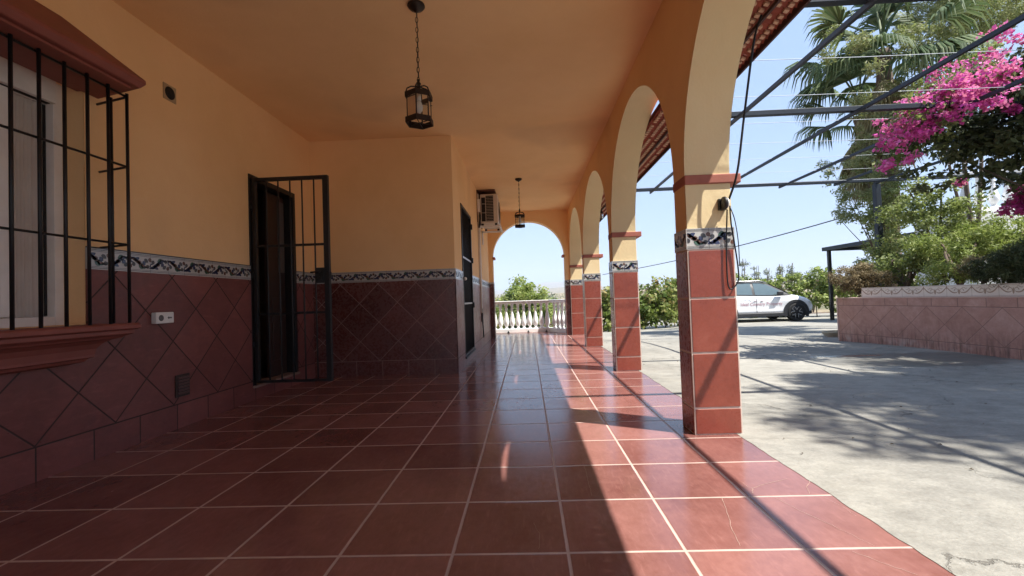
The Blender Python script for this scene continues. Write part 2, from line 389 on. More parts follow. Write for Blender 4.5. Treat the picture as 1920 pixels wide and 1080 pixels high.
# ------------------------------------------------------------------ ground and land
def gz(y): return -.037*min(max(y-7.5, 0), 9.5)
def grid(mb, xs, ys, zf):
    n = len(xs)
    vs = [(x, y, zf(x, y)) for y in ys for x in xs]
    mb.add(vs, [(j*n+i, j*n+i+1, (j+1)*n+i+1, (j+1)*n+i) for j in range(len(ys)-1) for i in range(n-1)])
fl = MB(); fl.quad((-2.7, -3.6, 0), (1.232, -3.6, 0), (1.232, 11.6, 0), (-2.7, 11.6, 0))
fl.quad((1.232, -3.6, 0), (1.232, -3.6, -.3), (1.232, 11.6, -.3), (1.232, 11.6, 0)); fl.quad((1.232, 11.6, 0), (1.232, 11.6, -.8), (-2.7, 11.6, -.8), (-2.7, 11.6, 0))
struct('veranda_floor', fl, M['floor'])
pa = MB()
ys = [-9, -5]+list(np.arange(-2, 22.1, 1.0))
# ragged cast edge against the tiles
ex = []
for y in ys: ex.append(1.2325)
xs = [1.2325, 2, 3, 4, 5, 6, 8, 10, 13, 17, 24]
grid(pa, xs, ys, lambda x, y: gz(y)-.003+(.012*noise.noise(Vector((x*.7, y*.7, 0))) if x > 2.5 else 0))
struct('patio', pa, M['concrete'])
# strip of old mortar feathering onto the tiles
mo = MB(); L = []; Rr = []
yy = -1.0
while yy < 10.0:
    k = noise.noise(Vector((yy*1.3, 1.7, 0)))*.008+noise.noise(Vector((yy*11, 4.7, 0)))*.009+noise.noise(Vector((yy*31, 2.7, 0)))*.006-.006
    bulge = .0*math.exp(-((yy-2.2)/.5)**2)
    L.append((1.226+k-bulge, yy, .0018)); Rr.append((1.30, yy, .0022)); yy += .045
mo.strip(Rr, L); struct('patio_edge', mo, M['concrete'])

def ong(px, py):
    d = AR*((px-960)/FOC) + AU*(-(py-540)/FOC) + AF; return Vector((0, 0, H)) + d*(-H/d.z)
cr = MB()
for line, wd in (([(1353, 932), (1366, 968), (1374, 995), (1388, 1024)], .0022), ([(1392, 905), (1402, 913), (1411, 916), (1440, 906), (1476, 898)], .002), ([(1411, 916), (1412, 925)], .003),
                 ([(1455, 934), (1500, 958), (1560, 985), (1640, 1024)], .0016), ([(1520, 900), (1513, 912), (1518, 926)], .0022), ([(1600, 1034), (1660, 1058), (1720, 1078)], .002), ([(1095, 870), (1104, 905), (1110, 930)], .001),
                 ([(1000, 980), (1012, 1000), (1010, 1030)], .0008), ([(1540, 930), (1580, 950), (1605, 968)], .0012)):
    P_ = [ong(*q) for q in line]; Q = []
    for a_, b_ in zip(P_, P_[1:]):
        for k in range(6): Q.append(a_.lerp(b_, k/6)+Vector((noise.noise(a_*9+Vector((k, 0, 0)))*.006, noise.noise(a_*7+Vector((0, k, 0)))*.006, 0)))
    Q.append(P_[-1]); n_ = len(Q); Ls = []; Rs = []
    for i_, q in enumerate(Q):
        t_ = (Q[min(i_+1, n_-1)]-Q[max(i_-1, 0)]).normalized(); nn_ = Vector((-t_.y, t_.x, 0))*wd*(.25+.6*abs(noise.noise(q*40)))
        Ls.append((q.x+nn_.x, q.y+nn_.y, .0012)); Rs.append((q.x-nn_.x, q.y-nn_.y, .0012))
    cr.strip(Rs, Ls)
struct('floor_cracks', cr, simple('crack_filler', (.40, .27, .22), .8, var=.3, scale=30))
def land():
    mb = MB(); n = 144; rs = [21, 30, 42, 60, 90, 130, 190, 270, 380, 520, 700, 900, 1200, 1600, 2200, 3000, 4000, 5200, 6500]
    vs = []
    for r in rs:
        for j in range(n):
            th = 2*math.pi*j/n; x, y = r*math.sin(th), r*math.cos(th)+4
            base = -.6 if r <= 21 else -.6-min(14, (r-21)*.13)
            h = noise.fractal(Vector((x/420, y/420, 3)), 1, 2, 4)*min(34, r*.03)
            m = noise.fractal(Vector((x/2100+5, y/2100, 9)), 1, 2, 4)
            far = max(0, (r-1400)/3600)
            z = base+h+ (16 if r > 380 else 0)*min(1, (r-380)/400 if r > 380 else 0) + far*(70+110*m)
            if r > 2000: z += 45*far*math.exp(-((math.degrees(th)-3.4)/4.2)**2)
            vs.append((x, y, z))
    fs = [(i*n+j, (i+1)*n+j, (i+1)*n+(j+1) % n, i*n+(j+1) % n) for i in range(len(rs)-1) for j in range(n)]
    mb.add(vs, fs, 0, True)
    m = Mat('dry_hills', rough=.95, spec=.1)
    a = m.noise(.012, 8, .7); b = m.noise(.16, 5, .7); v = m.n('TexVoronoi'); m.inp(v, 'Vector', m.pos()); v.inputs['Scale'].default_value = .11
    c = m.ramp(a, [(.35, (.13, .12, .065)), (.5, (.27, .21, .13)), (.65, (.34, .26, .17))])
    c = m.mix(m.map(v.outputs[0], .25, .42, .85, 0), c, (.055, .075, .035)); c = m.mix(m.map(b, .5, .65, 0, .5), c, (.09, .1, .05))
    m.set('Base Color', c); struct('hills', mb, m.m)
land()
g = MB(); grid(g, [-40, -20, -2.75], [-25, -4, 5, 12, 25], lambda x, y: -.45)
grid(g, [-2.75, 1.3, 24, 40], [22, 25], lambda x, y: -.45)
grid(g, [-2.75, 1.3, 6, 24], [11.6, 22], lambda x, y: gz(y)-.12-(.3 if x < 1.2 else 0))
grid(g, [24, 40], [-25, 22], lambda x, y: -.45)
grid(g, [-2.75, 24], [-25, -9], lambda x, y: -.1)
struct('ground', g, M['soil'])

# ------------------------------------------------------------------ house
XW = -2.55; XC = -.84; YC = 5.26; ZC = 2.82; YE = 10.1
house = thing('house', 'yellow plastered house side with dark red tiled dado, barred window and iron gates', 'house', (XW, 2, 0))
wl = MB()
win = (1.05, 2.51, .79, 2.19); door = (4.05, 4.87, .12, 2.10); gate2 = (5.86, 6.88, .11, 2.14)
holed(wl, lambda u, z, d: (XW-d, u, z), [-3.6, win[0], win[1], door[0], door[1], YC], [0, win[2], win[3], door[2], door[3], ZC], [win, door], .14)
wl.quad((XW, YC, 0), (XC, YC, 0), (XC, YC, ZC), (XW, YC, ZC))
holed(wl, lambda u, z, d: (XC-d, u, z), [YC, gate2[0], gate2[1], 10.4], [0, gate2[2], gate2[3], ZC], [gate2], .2)
# outer shell so that no daylight enters the rooms
wl.box(-7, -3.62, -.4, -6.9, 10.4, 3.1); wl.box(-6.9, 10.3, -.4, XC-.25, 10.42, 3.1); wl.box(-6.9, -3.8, -.4, XW-.14, -3.62, 3.1)
wl.quad((XC, 10.4, 0), (XC-.3, 10.4, 0), (XC-.3, 10.4, ZC), (XC, 10.4, ZC))
wl.build('wall', M['plaster'], house)
ce = MB(); ce.quad((-6.9, -3.7, ZC), (1.0, -3.7, ZC), (1.0, 10.35, ZC), (-6.9, 10.35, ZC)); ce.build('ceiling', M['plaster'], house)
rf = MB(); rf.box(-7.1, -3.9, 3.1, 1.24, 10.37, 3.16); rf.build('roof', M['canopy'], house)
# rooms behind the openings
rm = MB(); rm.box(-4.6, .6, -.1, XW-.36, 3.0, 2.7); rm.build('room', M['room'], house)
rd = MB()
rd.quad((-3.9, 3.6, 0), (-3.9, 5.2, 0), (-3.9, 5.2, 2.6), (-3.9, 3.6, 2.6)); rd.quad((-3.9, 3.6, 0), (-2.69, 3.6, 0), (-2.69, 3.6, 2.6), (-3.9, 3.6, 2.6)); rd.quad((-3.9, 5.2, 0), (-2.69, 5.2, 0), (-2.69, 5.2, 2.6), (-3.9, 5.2, 2.6))
rd.quad((-3.9, 3.6, .12), (-2.6, 3.6, .12), (-2.6, 5.2, .12), (-3.9, 5.2, .12)); rd.quad((-3.9, 3.6, 2.6), (-2.69, 3.6, 2.6), (-2.69, 5.2, 2.6), (-3.9, 5.2, 2.6))
rd.quad((-1.3, 5.5, 0), (-1.3, 7.2, 0), (-1.3, 7.2, 2.6), (-1.3, 5.5, 2.6)); rd.quad((-1.3, 5.5, .1), (-1.04, 5.5, .1), (-1.04, 7.2, .1), (-1.3, 7.2, .1))
rd.build('hallway', M['room'], house)
# dado sheets, 9 mm proud of the plaster
D = .009
da = MB()
def wx_panel(mb, X, y0, y1, z0, z1, d=D, mi=0):   # sheet on a wall facing +x
    mb.box(X-.003, y0, z0, X+d, y1, z1, mi)
def dado_part(X, y0, y1, z0, z1): q = MB(); wx_panel(q, X, y0, y1, z0, z1); q.build('dado', M['dadoX'], house)
for y0, y1, z1 in ((-3.6, win[0], 1.11), (win[0], win[1], .785), (win[1], door[0], 1.11), (door[1], YC, 1.11)): dado_part(XW, y0, y1, 0, z1)
for y0, y1 in ((YC-D, gate2[0]), (gate2[1], YE)): dado_part(XC, y0, y1, 0, 1.11)
dado_part(XC, gate2[0], gate2[1], 0, .108); dado_part(XW, door[0], door[1], 0, .118)
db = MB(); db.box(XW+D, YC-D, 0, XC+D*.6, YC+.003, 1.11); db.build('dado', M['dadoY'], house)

# frieze: white band with a painted running scroll
FM = [M['frz'], M['f_blue'], M['f_brown'], M['f_green'], M['f_dark']]
def motif(mb, P, u0, u1, z0, h, per=.30, seed=0, cols=(1, 2, 3, 4)):
    "P(u,z) -> point slightly proud of the band"
    c1, c2, c3, c4 = cols
    def stroke(pts, ws, mi):
        Ls = []; Rs = []
        for i, (u, v) in enumerate(pts):
            a = pts[max(i-1, 0)]; b = pts[min(i+1, len(pts)-1)]
            tx, ty = b[0]-a[0], b[1]-a[1]; l = math.hypot(tx, ty) or 1; nx, ny = -ty/l, tx/l
            cl = lambda q: min(max(q, u0+.002), u1-.002)
            Ls.append(P(cl(u+nx*ws[i]), v+ny*ws[i])); Rs.append(P(cl(u-nx*ws[i]), v-ny*ws[i]))
        mb.strip(Ls, Rs, mi)
    hh = h*.70; zc = z0+h*.5
    k0 = math.floor(u0/per)-1
    u = u0-per*.1
    n = 0
    while u < u1:
        if u+per*.4 > u0:
            for half in (0, 1):
                sgn = 1 if half == 0 else -1; a = u+half*per*.5
                if a > u1: break
                # S-curled stem
                pts = []; ws = []
                for i in range(13):
                    t = i/12; pts.append((a+per*(.02+.46*t), zc+sgn*hh*.36*math.cos(math.pi*t)*(1-.15*t))); ws.append(.0075*(.4+math.sin(math.pi*t)**.7))
                stroke(pts, ws, c2 if half == 0 else c1)
                # scrolls
                for (cx, cyv, s2, mi, r0) in ((.10, .12, 1, c1, .024), (.36, -.16, -1, c4 if half else c3, .022)):
                    pts = []; ws = []
                    for i in range(10):
                        t = i/9; an = s2*sgn*(t*4.4+.6); r = r0*(1-.75*t)
                        pts.append((a+per*cx+r*math.cos(an)*1.1, zc+sgn*hh*cyv+r*math.sin(an))); ws.append(.0062*(1-.5*t))
                    stroke(pts, ws, mi)
                # pointed leaves
                for (lx, ly, an, ln, mi) in ((.20, .30, .5, .045, c1), (.30, -.32, 2.6, .04, c3), (.44, .22, -.6, .035, c4), (.04, -.30, .9, .03, c2), (.12, -.12, 1.9, .03, c4), (.26, .05, .2, .034, c2), (.38, .02, 2.2, .03, c1), (.48, -.28, .3, .03, c4)):
                    pts = []; ws = []
                    for i in range(6):
                        t = i/5; pts.append((a+per*lx+ln*(t-.5)*math.cos(an), zc+sgn*hh*ly*.9+ln*(t-.5)*math.sin(an)*sgn)); ws.append(.0135*math.sin(math.pi*min(.97, t*.9+.1))**.8)
                    stroke(pts, ws, mi)
        u += per; n += 1
    for zz, hw, mi in ((z0+.008, .0016, 4), (z0+.0165, .0011, 4), (z0+h-.008, .0016, 4), (z0+h-.0165, .0011, 4)):
        mb.quad(P(u0, zz-hw), P(u1, zz-hw), P(u1, zz+hw), P(u0, zz+hw), mi if mi == 4 else 4)
    # tile joints
    t = u0+per*.45
    while t < u1:
        mb.quad(P(t-.0009, z0), P(t+.0009, z0), P(t+.0009, z0+h), P(t-.0009, z0+h), 4); t += per*.5
Z0F, HF = 1.11, .125
for X, y0, y1 in ((XW, -.6, win[0]), (XW, win[1], door[0]), (XW, door[1], YC), (XC, YC-D, gate2[0]), (XC, gate2[1], YE)):
    fr = MB(); wx_panel(fr, X, y0, y1, Z0F, Z0F+HF, D+.001); motif(fr, lambda u, z: (X+D+.0022, u, z), y0, y1, Z0F, HF)
    if X == XW: fr.box(XW, y0, Z0F+HF, XW+.014, y1, Z0F+HF+.007, 4)
    fr.build('frieze', FM, house)
fr = MB(); fr.box(XW+D+.001, YC-D-.001, Z0F, XC+D*.5, YC+.003, Z0F+HF); motif(fr, lambda u, z: (u, YC-D-.0022, z), XW+D, XC, Z0F, HF); fr.build('frieze', FM, house)

# window ------------------------------------------------------------
wnd = MB(); XG = XW-.13
wy0, wy1, wz0, wz1 = win
wnd.box(XG-.05, wy1-.05, wz0, XG, wy1, wz1); wnd.box(XG-.05, wy0, wz0, XG, wy0+.05, wz1); wnd.box(XG-.05, wy0+.05, wz0, XG, wy1-.05, wz0+.05)
wnd.box(XG-.06, wy0+.05, wz1-.13, XG+.02, wy1-.05, wz1)
window = wnd.build('window', M['shutter'], house, bevel=.003)
s1 = MB()
s1.box(XG-.045, 2.205, .845, XG-.012, 2.245, 2.055); s1.box(XG-.045, 1.12, .845, XG-.012, 2.205, .90); s1.box(XG-.045, 1.12, 2.0, XG-.012, 2.205, 2.055)
s1.build('sash', M['shutter'], window, bevel=.003)
gp = MB(); gp.box(XG-.03, 1.12, .9, XG-.026, 2.205, 2.0); gp.build('pane', M['wglass'], window)
cu = MB(); L = []; Rr = []
for i in range(150):
    y = 1.90+(2.49-1.90)*i/149; x = XG-.065+.010*math.sin(i*.62)+.004*math.sin(i*1.9); L.append((x, y, .8)); Rr.append((x, y, 2.1))
cu.strip(L, Rr, 0, True); cu.build('curtain', M['curtain'], window)
gk = MB(); gk.box(XG-.052, 2.446, .845, XG-.047, 2.461, 2.055); gk.box(XG-.03, 1.12, 2.056, XG-.006, 2.446, 2.068); gk.build('rubber_seal', M['dark'], window)
# sill
def mitred(prof, ya, yb, X, k=.9):
    mb = MB(); vs = []; fs = []
    for p, z in prof: vs += [(X, ya-p*k, z), (X+p, ya-p*k, z), (X+p, yb+p*k, z), (X, yb+p*k, z)]
    for i in range(len(prof)-1):
        a = i*4; b = a+4
        for j in range(3): fs.append((a+j, a+j+1, b+j+1, b+j))
    fs += [(3, 2, 1, 0), tuple(4*(len(prof)-1)+j for j in range(4))]
    return mb.add(vs, fs)
cove = [(.20+.0-.09*math.sin(t*math.pi/2), .70-.075*(1-math.cos(t*math.pi/2))) for t in (0, .2, .4, .6, .8, 1)]
sp = [(.255, .787), (.268, .778), (.268, .757), (.245, .748), (.245, .728), (.215, .715), (.205, .705)]+[(.205-.085*math.sin(t*math.pi/2)**1.0, .705-.085*(1-math.cos(t*math.pi/2))) for t in (.25, .5, .75, 1)]+[(.12, .606), (.10, .60), (.09, .585), (.05, .575), (.0, .568)]
mitred(sp, 1.2, 2.325, XW, .95).build('sill', M['trim'], window, bevel=.002)
# hood over the window
hd = MB(); zf = 2.165
v = [(XW, .85, zf-.02), (XW+.35, 1.0, zf-.02), (XW+.35, 2.50, zf-.02), (XW, 2.60, zf-.02),
     (XW, .83, zf+.01), (XW+.37, .98, zf+.01), (XW+.37, 2.52, zf+.01), (XW, 2.62, zf+.01),
     (XW, .83, zf+.03), (XW+.37, .98, zf+.03), (XW+.37, 2.52, zf+.03), (XW, 2.62, zf+.03),
     (XW, 1.2, 2.50), (XW+.03, 1.2, 2.50), (XW+.03, 2.36, 2.50), (XW, 2.38, 2.50)]
f = [(3, 2, 1, 0)]
for a in (0, 4, 8):
    for j in range(3): f.append((a+j, a+j+1, a+j+5, a+j+4))
f.append((12, 13, 14, 15)); hd.add(v, f)
hd.box(XW, 1.02, zf-.036, XW+.325, 2.47, zf-.02)
hd.build('window_hood', M['trim'], window, bevel=.006)
# grille
gr = MB(); GX = XW+.25; zt, zb = zf-.0365, .789
y = 2.52
while y > 1.0: gr.tube([(GX, y, zb), (GX, y, zt)], .0085, 6); y -= .1185
for z in (1.70, 1.243):
    gr.tube([(GX-.012, 1.06, z), (GX-.012, 2.535, z)], .0065, 6)
    gr.tube([(GX-.012, 2.53, z), (XW, 2.60, z)], .0065, 6); gr.tube([(GX-.012, 1.07, z), (XW, 1.0, z)], .0065, 6)
gr.tube([(GX, 2.52, zt-.02), (XW, 2.59, zt-.02)], .0065, 6); gr.tube([(XW+.12, 2.555, zb), (XW+.12, 2.555, zt)], .0085, 6)
gr.tube([(GX-.012, 1.06, zt-.012), (GX-.012, 2.53, zt-.012)], .007, 6)
gr.build('grille', M['iron'], window)

# door with frame, and its open iron gate -----------------------------
df = MB(); x0, x1 = XW-.11, XW+.012; a, b, c, d = door
df.box(x0, a, c, x1, a+.05, d); df.box(x0, b-.05, c, x1, b, d); df.box(x0, a+.05, d-.05, x1, b-.05, d)
ddoor = df.build('door', M['iron'], house, bevel=.003)
dl = MB(); dl.box(XW-.60, 4.10, .13, XW-.55, 4.42, 2.04); dl.box(XW-.13, 4.50, .13, XW-.09, 4.82, 2.04); dl.box(XW-.089, 4.55, .3, XW-.080, 4.77, .95, 0)
dl.build('door_leaf', M['darkwood'], ddoor, bevel=.006)
dp = MB(); dp.box(XW-.0895, 4.685, 1.22, XW-.082, 4.80, 1.98); dp.build('pane', simple('frosted_pane', (.10, .085, .075), .4), ddoor)
th = MB(); th.box(XW-.14, a, .112, XW+.03, b, .135); th.build('threshold', simple('threshold_stone', (.30, .2, .16), .5), ddoor, bevel=.004)
gm = MB(); YG = 4.085; xa, xb = XW+.02, -1.812; z0g, z1g = .155, 2.06
gm.box(xa, YG-.018, z0g, xa+.035, YG+.018, z1g); gm.box(xb-.048, YG-.02, z0g, xb, YG+.02, z1g)
gm.box(xa+.035, YG-.018, z1g-.032, xb-.048, YG+.018, z1g); gm.box(xa+.035, YG-.018, z0g, xb-.048, YG+.018, z0g+.022)
for k in range(5):
    x = xa+.018+(xb-.024-xa-.018)*(k+1)/6; gm.tube([(x, YG, z0g+.02), (x, YG, z1g-.03)], .0075, 6)
for z in (1.42, .79): gm.box(xa+.035, YG-.004, z-.011, xb-.048, YG+.004+.006, z+.011)
gate = gm.build('iron_gate', M['iron'], house, bevel=.002)
lk = MB(); lk.box(xb-.125, YG-.03, 1.06, xb-.048, YG+.02, 1.20); lk.tube([(xb-.085, YG-.03, 1.16), (xb-.085, YG-.075, 1.16), (xb-.15, YG-.078, 1.155)], .008, 8); lk.box(xb, YG-.012, 1.10, xb+.008, YG+.012, 1.16); lk.lathe([(.018, -.038), (.018, -.03)], (xb-.085, YG, 1.10), 12, axis='y')
lk.build('lock', M['iron'], gate, bevel=.004)
for z in (.5, 1.15, 1.8): hg = MB(); hg.tube([(xa-.004, YG-.02, z-.04), (xa-.004, YG-.02, z+.04)], .011, 8); hg.build('hinge', M['iron'], gate)
# closed iron gate round the corner
g2 = MB(); a, b, c, d = gate2; X0, X1 = XC-.06, XC+.012
g2.box(X0, a, c, X1, a+.04, d); g2.box(X0, b-.04, c, X1, b, d); g2.box(X0, a+.04, d-.04, X1, b-.04, d); g2.box(X0, a+.04, c, X1, b-.04, c+.03)
n = 9
for k in range(n):
    y = a+.04+(b-a-.08)*(k+.5)/n; g2.tube([(XC-.02, y, c+.03), (XC-.02, y, d-.04)], .008, 6)
g2o = g2.build('iron_gate', M['iron'], house, bevel=.002)
ws_ = simple('worn_steel', (.42, .41, .40), .4, metal=.4)
for z in (1.44, .81): r2 = MB(); r2.box(XC-.008, a+.04, z-.012, XC+.0, b-.04, z+.012); r2.build('gate_rail', ws_, g2o)
lk = MB(); lk.lathe([(.0, -.0), (.022, .004), (.024, .02), (.012, .035), (0, .037)], (XC+.012, a+.07, 1.14), 12, axis='x'); lk.build('knob', M['plastic'], g2o)
bd = MB(); bd.box(XC-.16, a, c, XC-.12, b, d); bd.build('door', M['dark'], house)
hb = MB()
for z in (1.46, 1.98, .78): hb = MB(); hb.box(XC+.012, b-.03, z-.04, XC+.03, b+.01, z+.04); hb.build('hinge', M['iron'], g2o)
hb = MB(); hb.box(XC-.05, a-.01, c-.02, XC+.03, b+.01, c); hb.build('threshold', M['iron'], g2o)

# end wall with its arch ----------------------------------------------
ew = MB(); ax0, ax1, zs_e, ztop_e = -.75, .87, 1.79, 2.60; Y0, Y1 = YE, 10.35
n = 40; cx = (ax0+ax1)/2; r = (ax1-ax0)/2
arc = [(cx-r*math.cos(math.pi*i/n), zs_e+(ztop_e-zs_e)*math.sin(math.pi*i/n)) for i in range(n+1)]
for Y in (Y0, Y1): ew.strip([(x, Y, z) for x, z in arc], [(x, Y, ZC if Y == Y0 else 3.1) for x, z in arc])
ew.strip([(x, Y0, z) for x, z in arc], [(x, Y1, z) for x, z in arc], 0, True)
ew.box(XC, Y0, 0, ax0, Y1, zs_e); ew.quad((XC, Y0, zs_e), (ax0, Y0, zs_e), (ax0, Y0, ZC), (XC, Y0, ZC)); ew.quad((XC, Y1, zs_e), (ax0, Y1, zs_e), (ax0, Y1, 3.1), (XC, Y1, 3.1))
ew.box(ax1, Y0, 0, .985, Y1, zs_e); ew.quad((ax1, Y0, zs_e), (.985, Y0, zs_e), (.985, Y0, ZC), (ax1, Y0, ZC)); ew.quad((ax1, Y1, zs_e), (1.2, Y1, zs_e), (1.2, Y1, 3.1), (ax1, Y1, 3.1))
endw = ew.build('end_wall', M['plaster'], house)
for xa_, xb_ in ((ax0, ax0+.05), (ax1-.05, ax1)): el = MB(); el.box(xa_, Y0-.012, zs_e-.03, xb_, Y1+.012, zs_e+.02); el.build('ledge', M['ledge'], endw, bevel=.004)
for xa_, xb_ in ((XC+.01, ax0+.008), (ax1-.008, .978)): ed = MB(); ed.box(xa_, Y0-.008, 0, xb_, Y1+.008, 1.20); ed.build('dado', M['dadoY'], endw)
ef = MB(); ef.box(XC+.01, Y0-.010, 1.20, ax0+.010, Y1+.010, 1.24); ef.build('frieze', M['frz'], endw); ef = MB(); ef.box(ax1-.010, Y0-.010, 1.11, .977, Y1+.010, 1.235); motif(ef, lambda u, z: (u, Y0-.0112, z), ax1-.01, .977, 1.11, .125); ef.build('frieze', FM, endw)

# ------------------------------------------------------------------ arcade
PX0, PX1 = .98, 1.25; ZS = 1.56
arcade = thing('arcade', 'row of yellow plastered arches on square pillars along the open side of the veranda', 'arcade', (PX0, 5, 0))
piers = [(-4.2, -4.0), (-1.95, -1.75), (.40, .60), (2.74, 2.94), (5.09, 5.29), (7.65, 7.85), (10.05, 10.36)]
aw = MB(); ZT = 3.1
for i, (a, b) in enumerate(piers):
    aw.box(PX0+.001, a, 0, PX1, b, ZS, 1); aw.quad((PX0, a-.0005, 1.23), (PX0, b+.0005, 1.23), (PX0, b+.0005, ZS), (PX0, a-.0005, ZS), 0)
    for X in (PX0, PX1): aw.quad((X, a, ZS), (X, b, ZS), (X, b, ZT), (X, a, ZT), 0 if X == PX0 else 1)
for i in range(len(piers)-1):
    a, b = piers[i][1], piers[i+1][0]; n = 36; c = (a+b)/2; r = (b-a)/2
    arc = [(c-r*math.cos(math.pi*k/n), ZS+1.05*math.sin(math.pi*k/n)) for k in range(n+1)]
    for X in (PX0, PX1): aw.strip([(X, y, z) for y, z in arc], [(X, y, ZT) for y, z in arc], 0 if X == PX0 else 1)
    aw.strip([(PX0, y, z) for y, z in arc], [(PX1, y, z) for y, z in arc], 1, True)
aw.build('arch_wall', [M['plaster'], M['plaster_pale']], arcade)
JZ = [0, .158, .487, .815, 1.108]
for i, (a, b) in enumerate(piers):
    if b < 0: continue
    cl = MB(); e = .006
    cl.box(PX0-e, a-e, 0, PX1+e, b+e, 1.112, 1)
    for j in range(4):
        z0, z1 = JZ[j]+.0065, JZ[j+1]-.0065; g_ = .009; t = .0035
        cl.box(PX0-e+g_, a-e-t, z0, PX1+e-g_, a-e+.001, z1); cl.box(PX0-e+g_, b+e-.001, z0, PX1+e-g_, b+e+t, z1)
        cl.box(PX0-e-t, a-e+g_, z0, PX0-e+.001, b+e-g_, z1); cl.box(PX1+e-.001, a-e+g_, z0, PX1+e+t, b+e-g_, z1)
    p = cl.build('pillar', [M['redtile'], M['grout']], arcade, bevel=.0016)
    ff = MB(); e2 = .009; ff.box(PX0-e2, a-e2, 1.112, PX1+e2, b+e2, 1.237)
    ph = .07
    motif(ff, lambda u, z: (u-ph, a-e2-.0012, z), PX0-e2+.004+ph, PX1+e2-.004+ph, 1.112, .125, per=.29)
    motif(ff, lambda u, z: (PX0-e2-.0012, u, z), a-e2+.003, b+e2-.003, 1.112, .125)
    ff.build('frieze', FM, p)
    lg = MB(); lg.box(PX0-.004, a-.012, 1.505, PX1+.062, b+.012, 1.562); lg.build('ledge', M['ledge'], p, bevel=.006)

# ------------------------------------------------------------------ tiled canopy outside the arches
can = thing('tiled_canopy', 'narrow red clay tile canopy along the outer side of the arches', 'canopy', (1.25, 5, 2.45))
cx0, cz0, cx1, cz1 = 1.252, 2.485, 1.60, 2.455
ti = MB(); pitch = .052; nrow = 5
y = -3.4; rowsl = (cx1-cx0)/nrow
for rr_ in range(nrow):
    xa_ = cx0+rowsl*rr_; xb_ = xa_+rowsl*1.12
    for k in range(int((10.3+3.4)/pitch)):
        yc = -3.4+pitch*(k+.5); vs = []; q = 5
        for (xx, dz, sc_) in ((xa_, .022, .9), (xb_, 0, 1.0)):
            zz = cz0+(cz1-cz0)*(xx-cx0)/(cx1-cx0)+dz
            for j in range(q):
                th = math.pi*j/(q-1); vs.append((xx, yc-pitch*.52*sc_*math.cos(th), zz+.018*math.sin(th)))
        ti.add(vs, [(j, j+1, q+j+1, q+j) for j in range(q-1)], 0, True)
ti.build('tiles', M['canopy'], can)
so2 = MB(); so2.box(1.252, -3.4, 2.56, 1.60, 10.3, 2.57); so2.build('cover_sheet', M['canopy'], can)
en = MB()  # pale teeth imitating sunlight dapples on the underside of the tiles
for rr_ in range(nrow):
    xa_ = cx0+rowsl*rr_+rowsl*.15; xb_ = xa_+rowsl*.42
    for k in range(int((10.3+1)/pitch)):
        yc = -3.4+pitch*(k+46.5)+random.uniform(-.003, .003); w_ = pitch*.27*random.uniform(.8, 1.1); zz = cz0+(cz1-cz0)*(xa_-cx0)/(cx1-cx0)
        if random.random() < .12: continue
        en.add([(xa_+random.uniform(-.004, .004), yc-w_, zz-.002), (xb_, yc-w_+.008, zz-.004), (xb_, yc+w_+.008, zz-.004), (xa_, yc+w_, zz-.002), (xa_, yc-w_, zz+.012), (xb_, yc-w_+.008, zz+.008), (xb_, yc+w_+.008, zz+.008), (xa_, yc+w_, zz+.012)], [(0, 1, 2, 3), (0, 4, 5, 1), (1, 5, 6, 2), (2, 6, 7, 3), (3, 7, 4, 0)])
en.build('dapple_teeth', simple('painted_dapple', (.66, .40, .27), .8, var=.25, scale=30), can)
bt = MB(); bt.box(1.44, -3.4, 2.44, 1.455, 10.3, 2.462); bt.box(1.60, -3.4, 2.43, 1.615, 10.3, 2.475); bt.build('batten', simple('dark_red_batten', (.06, .018, .014), .7), can)

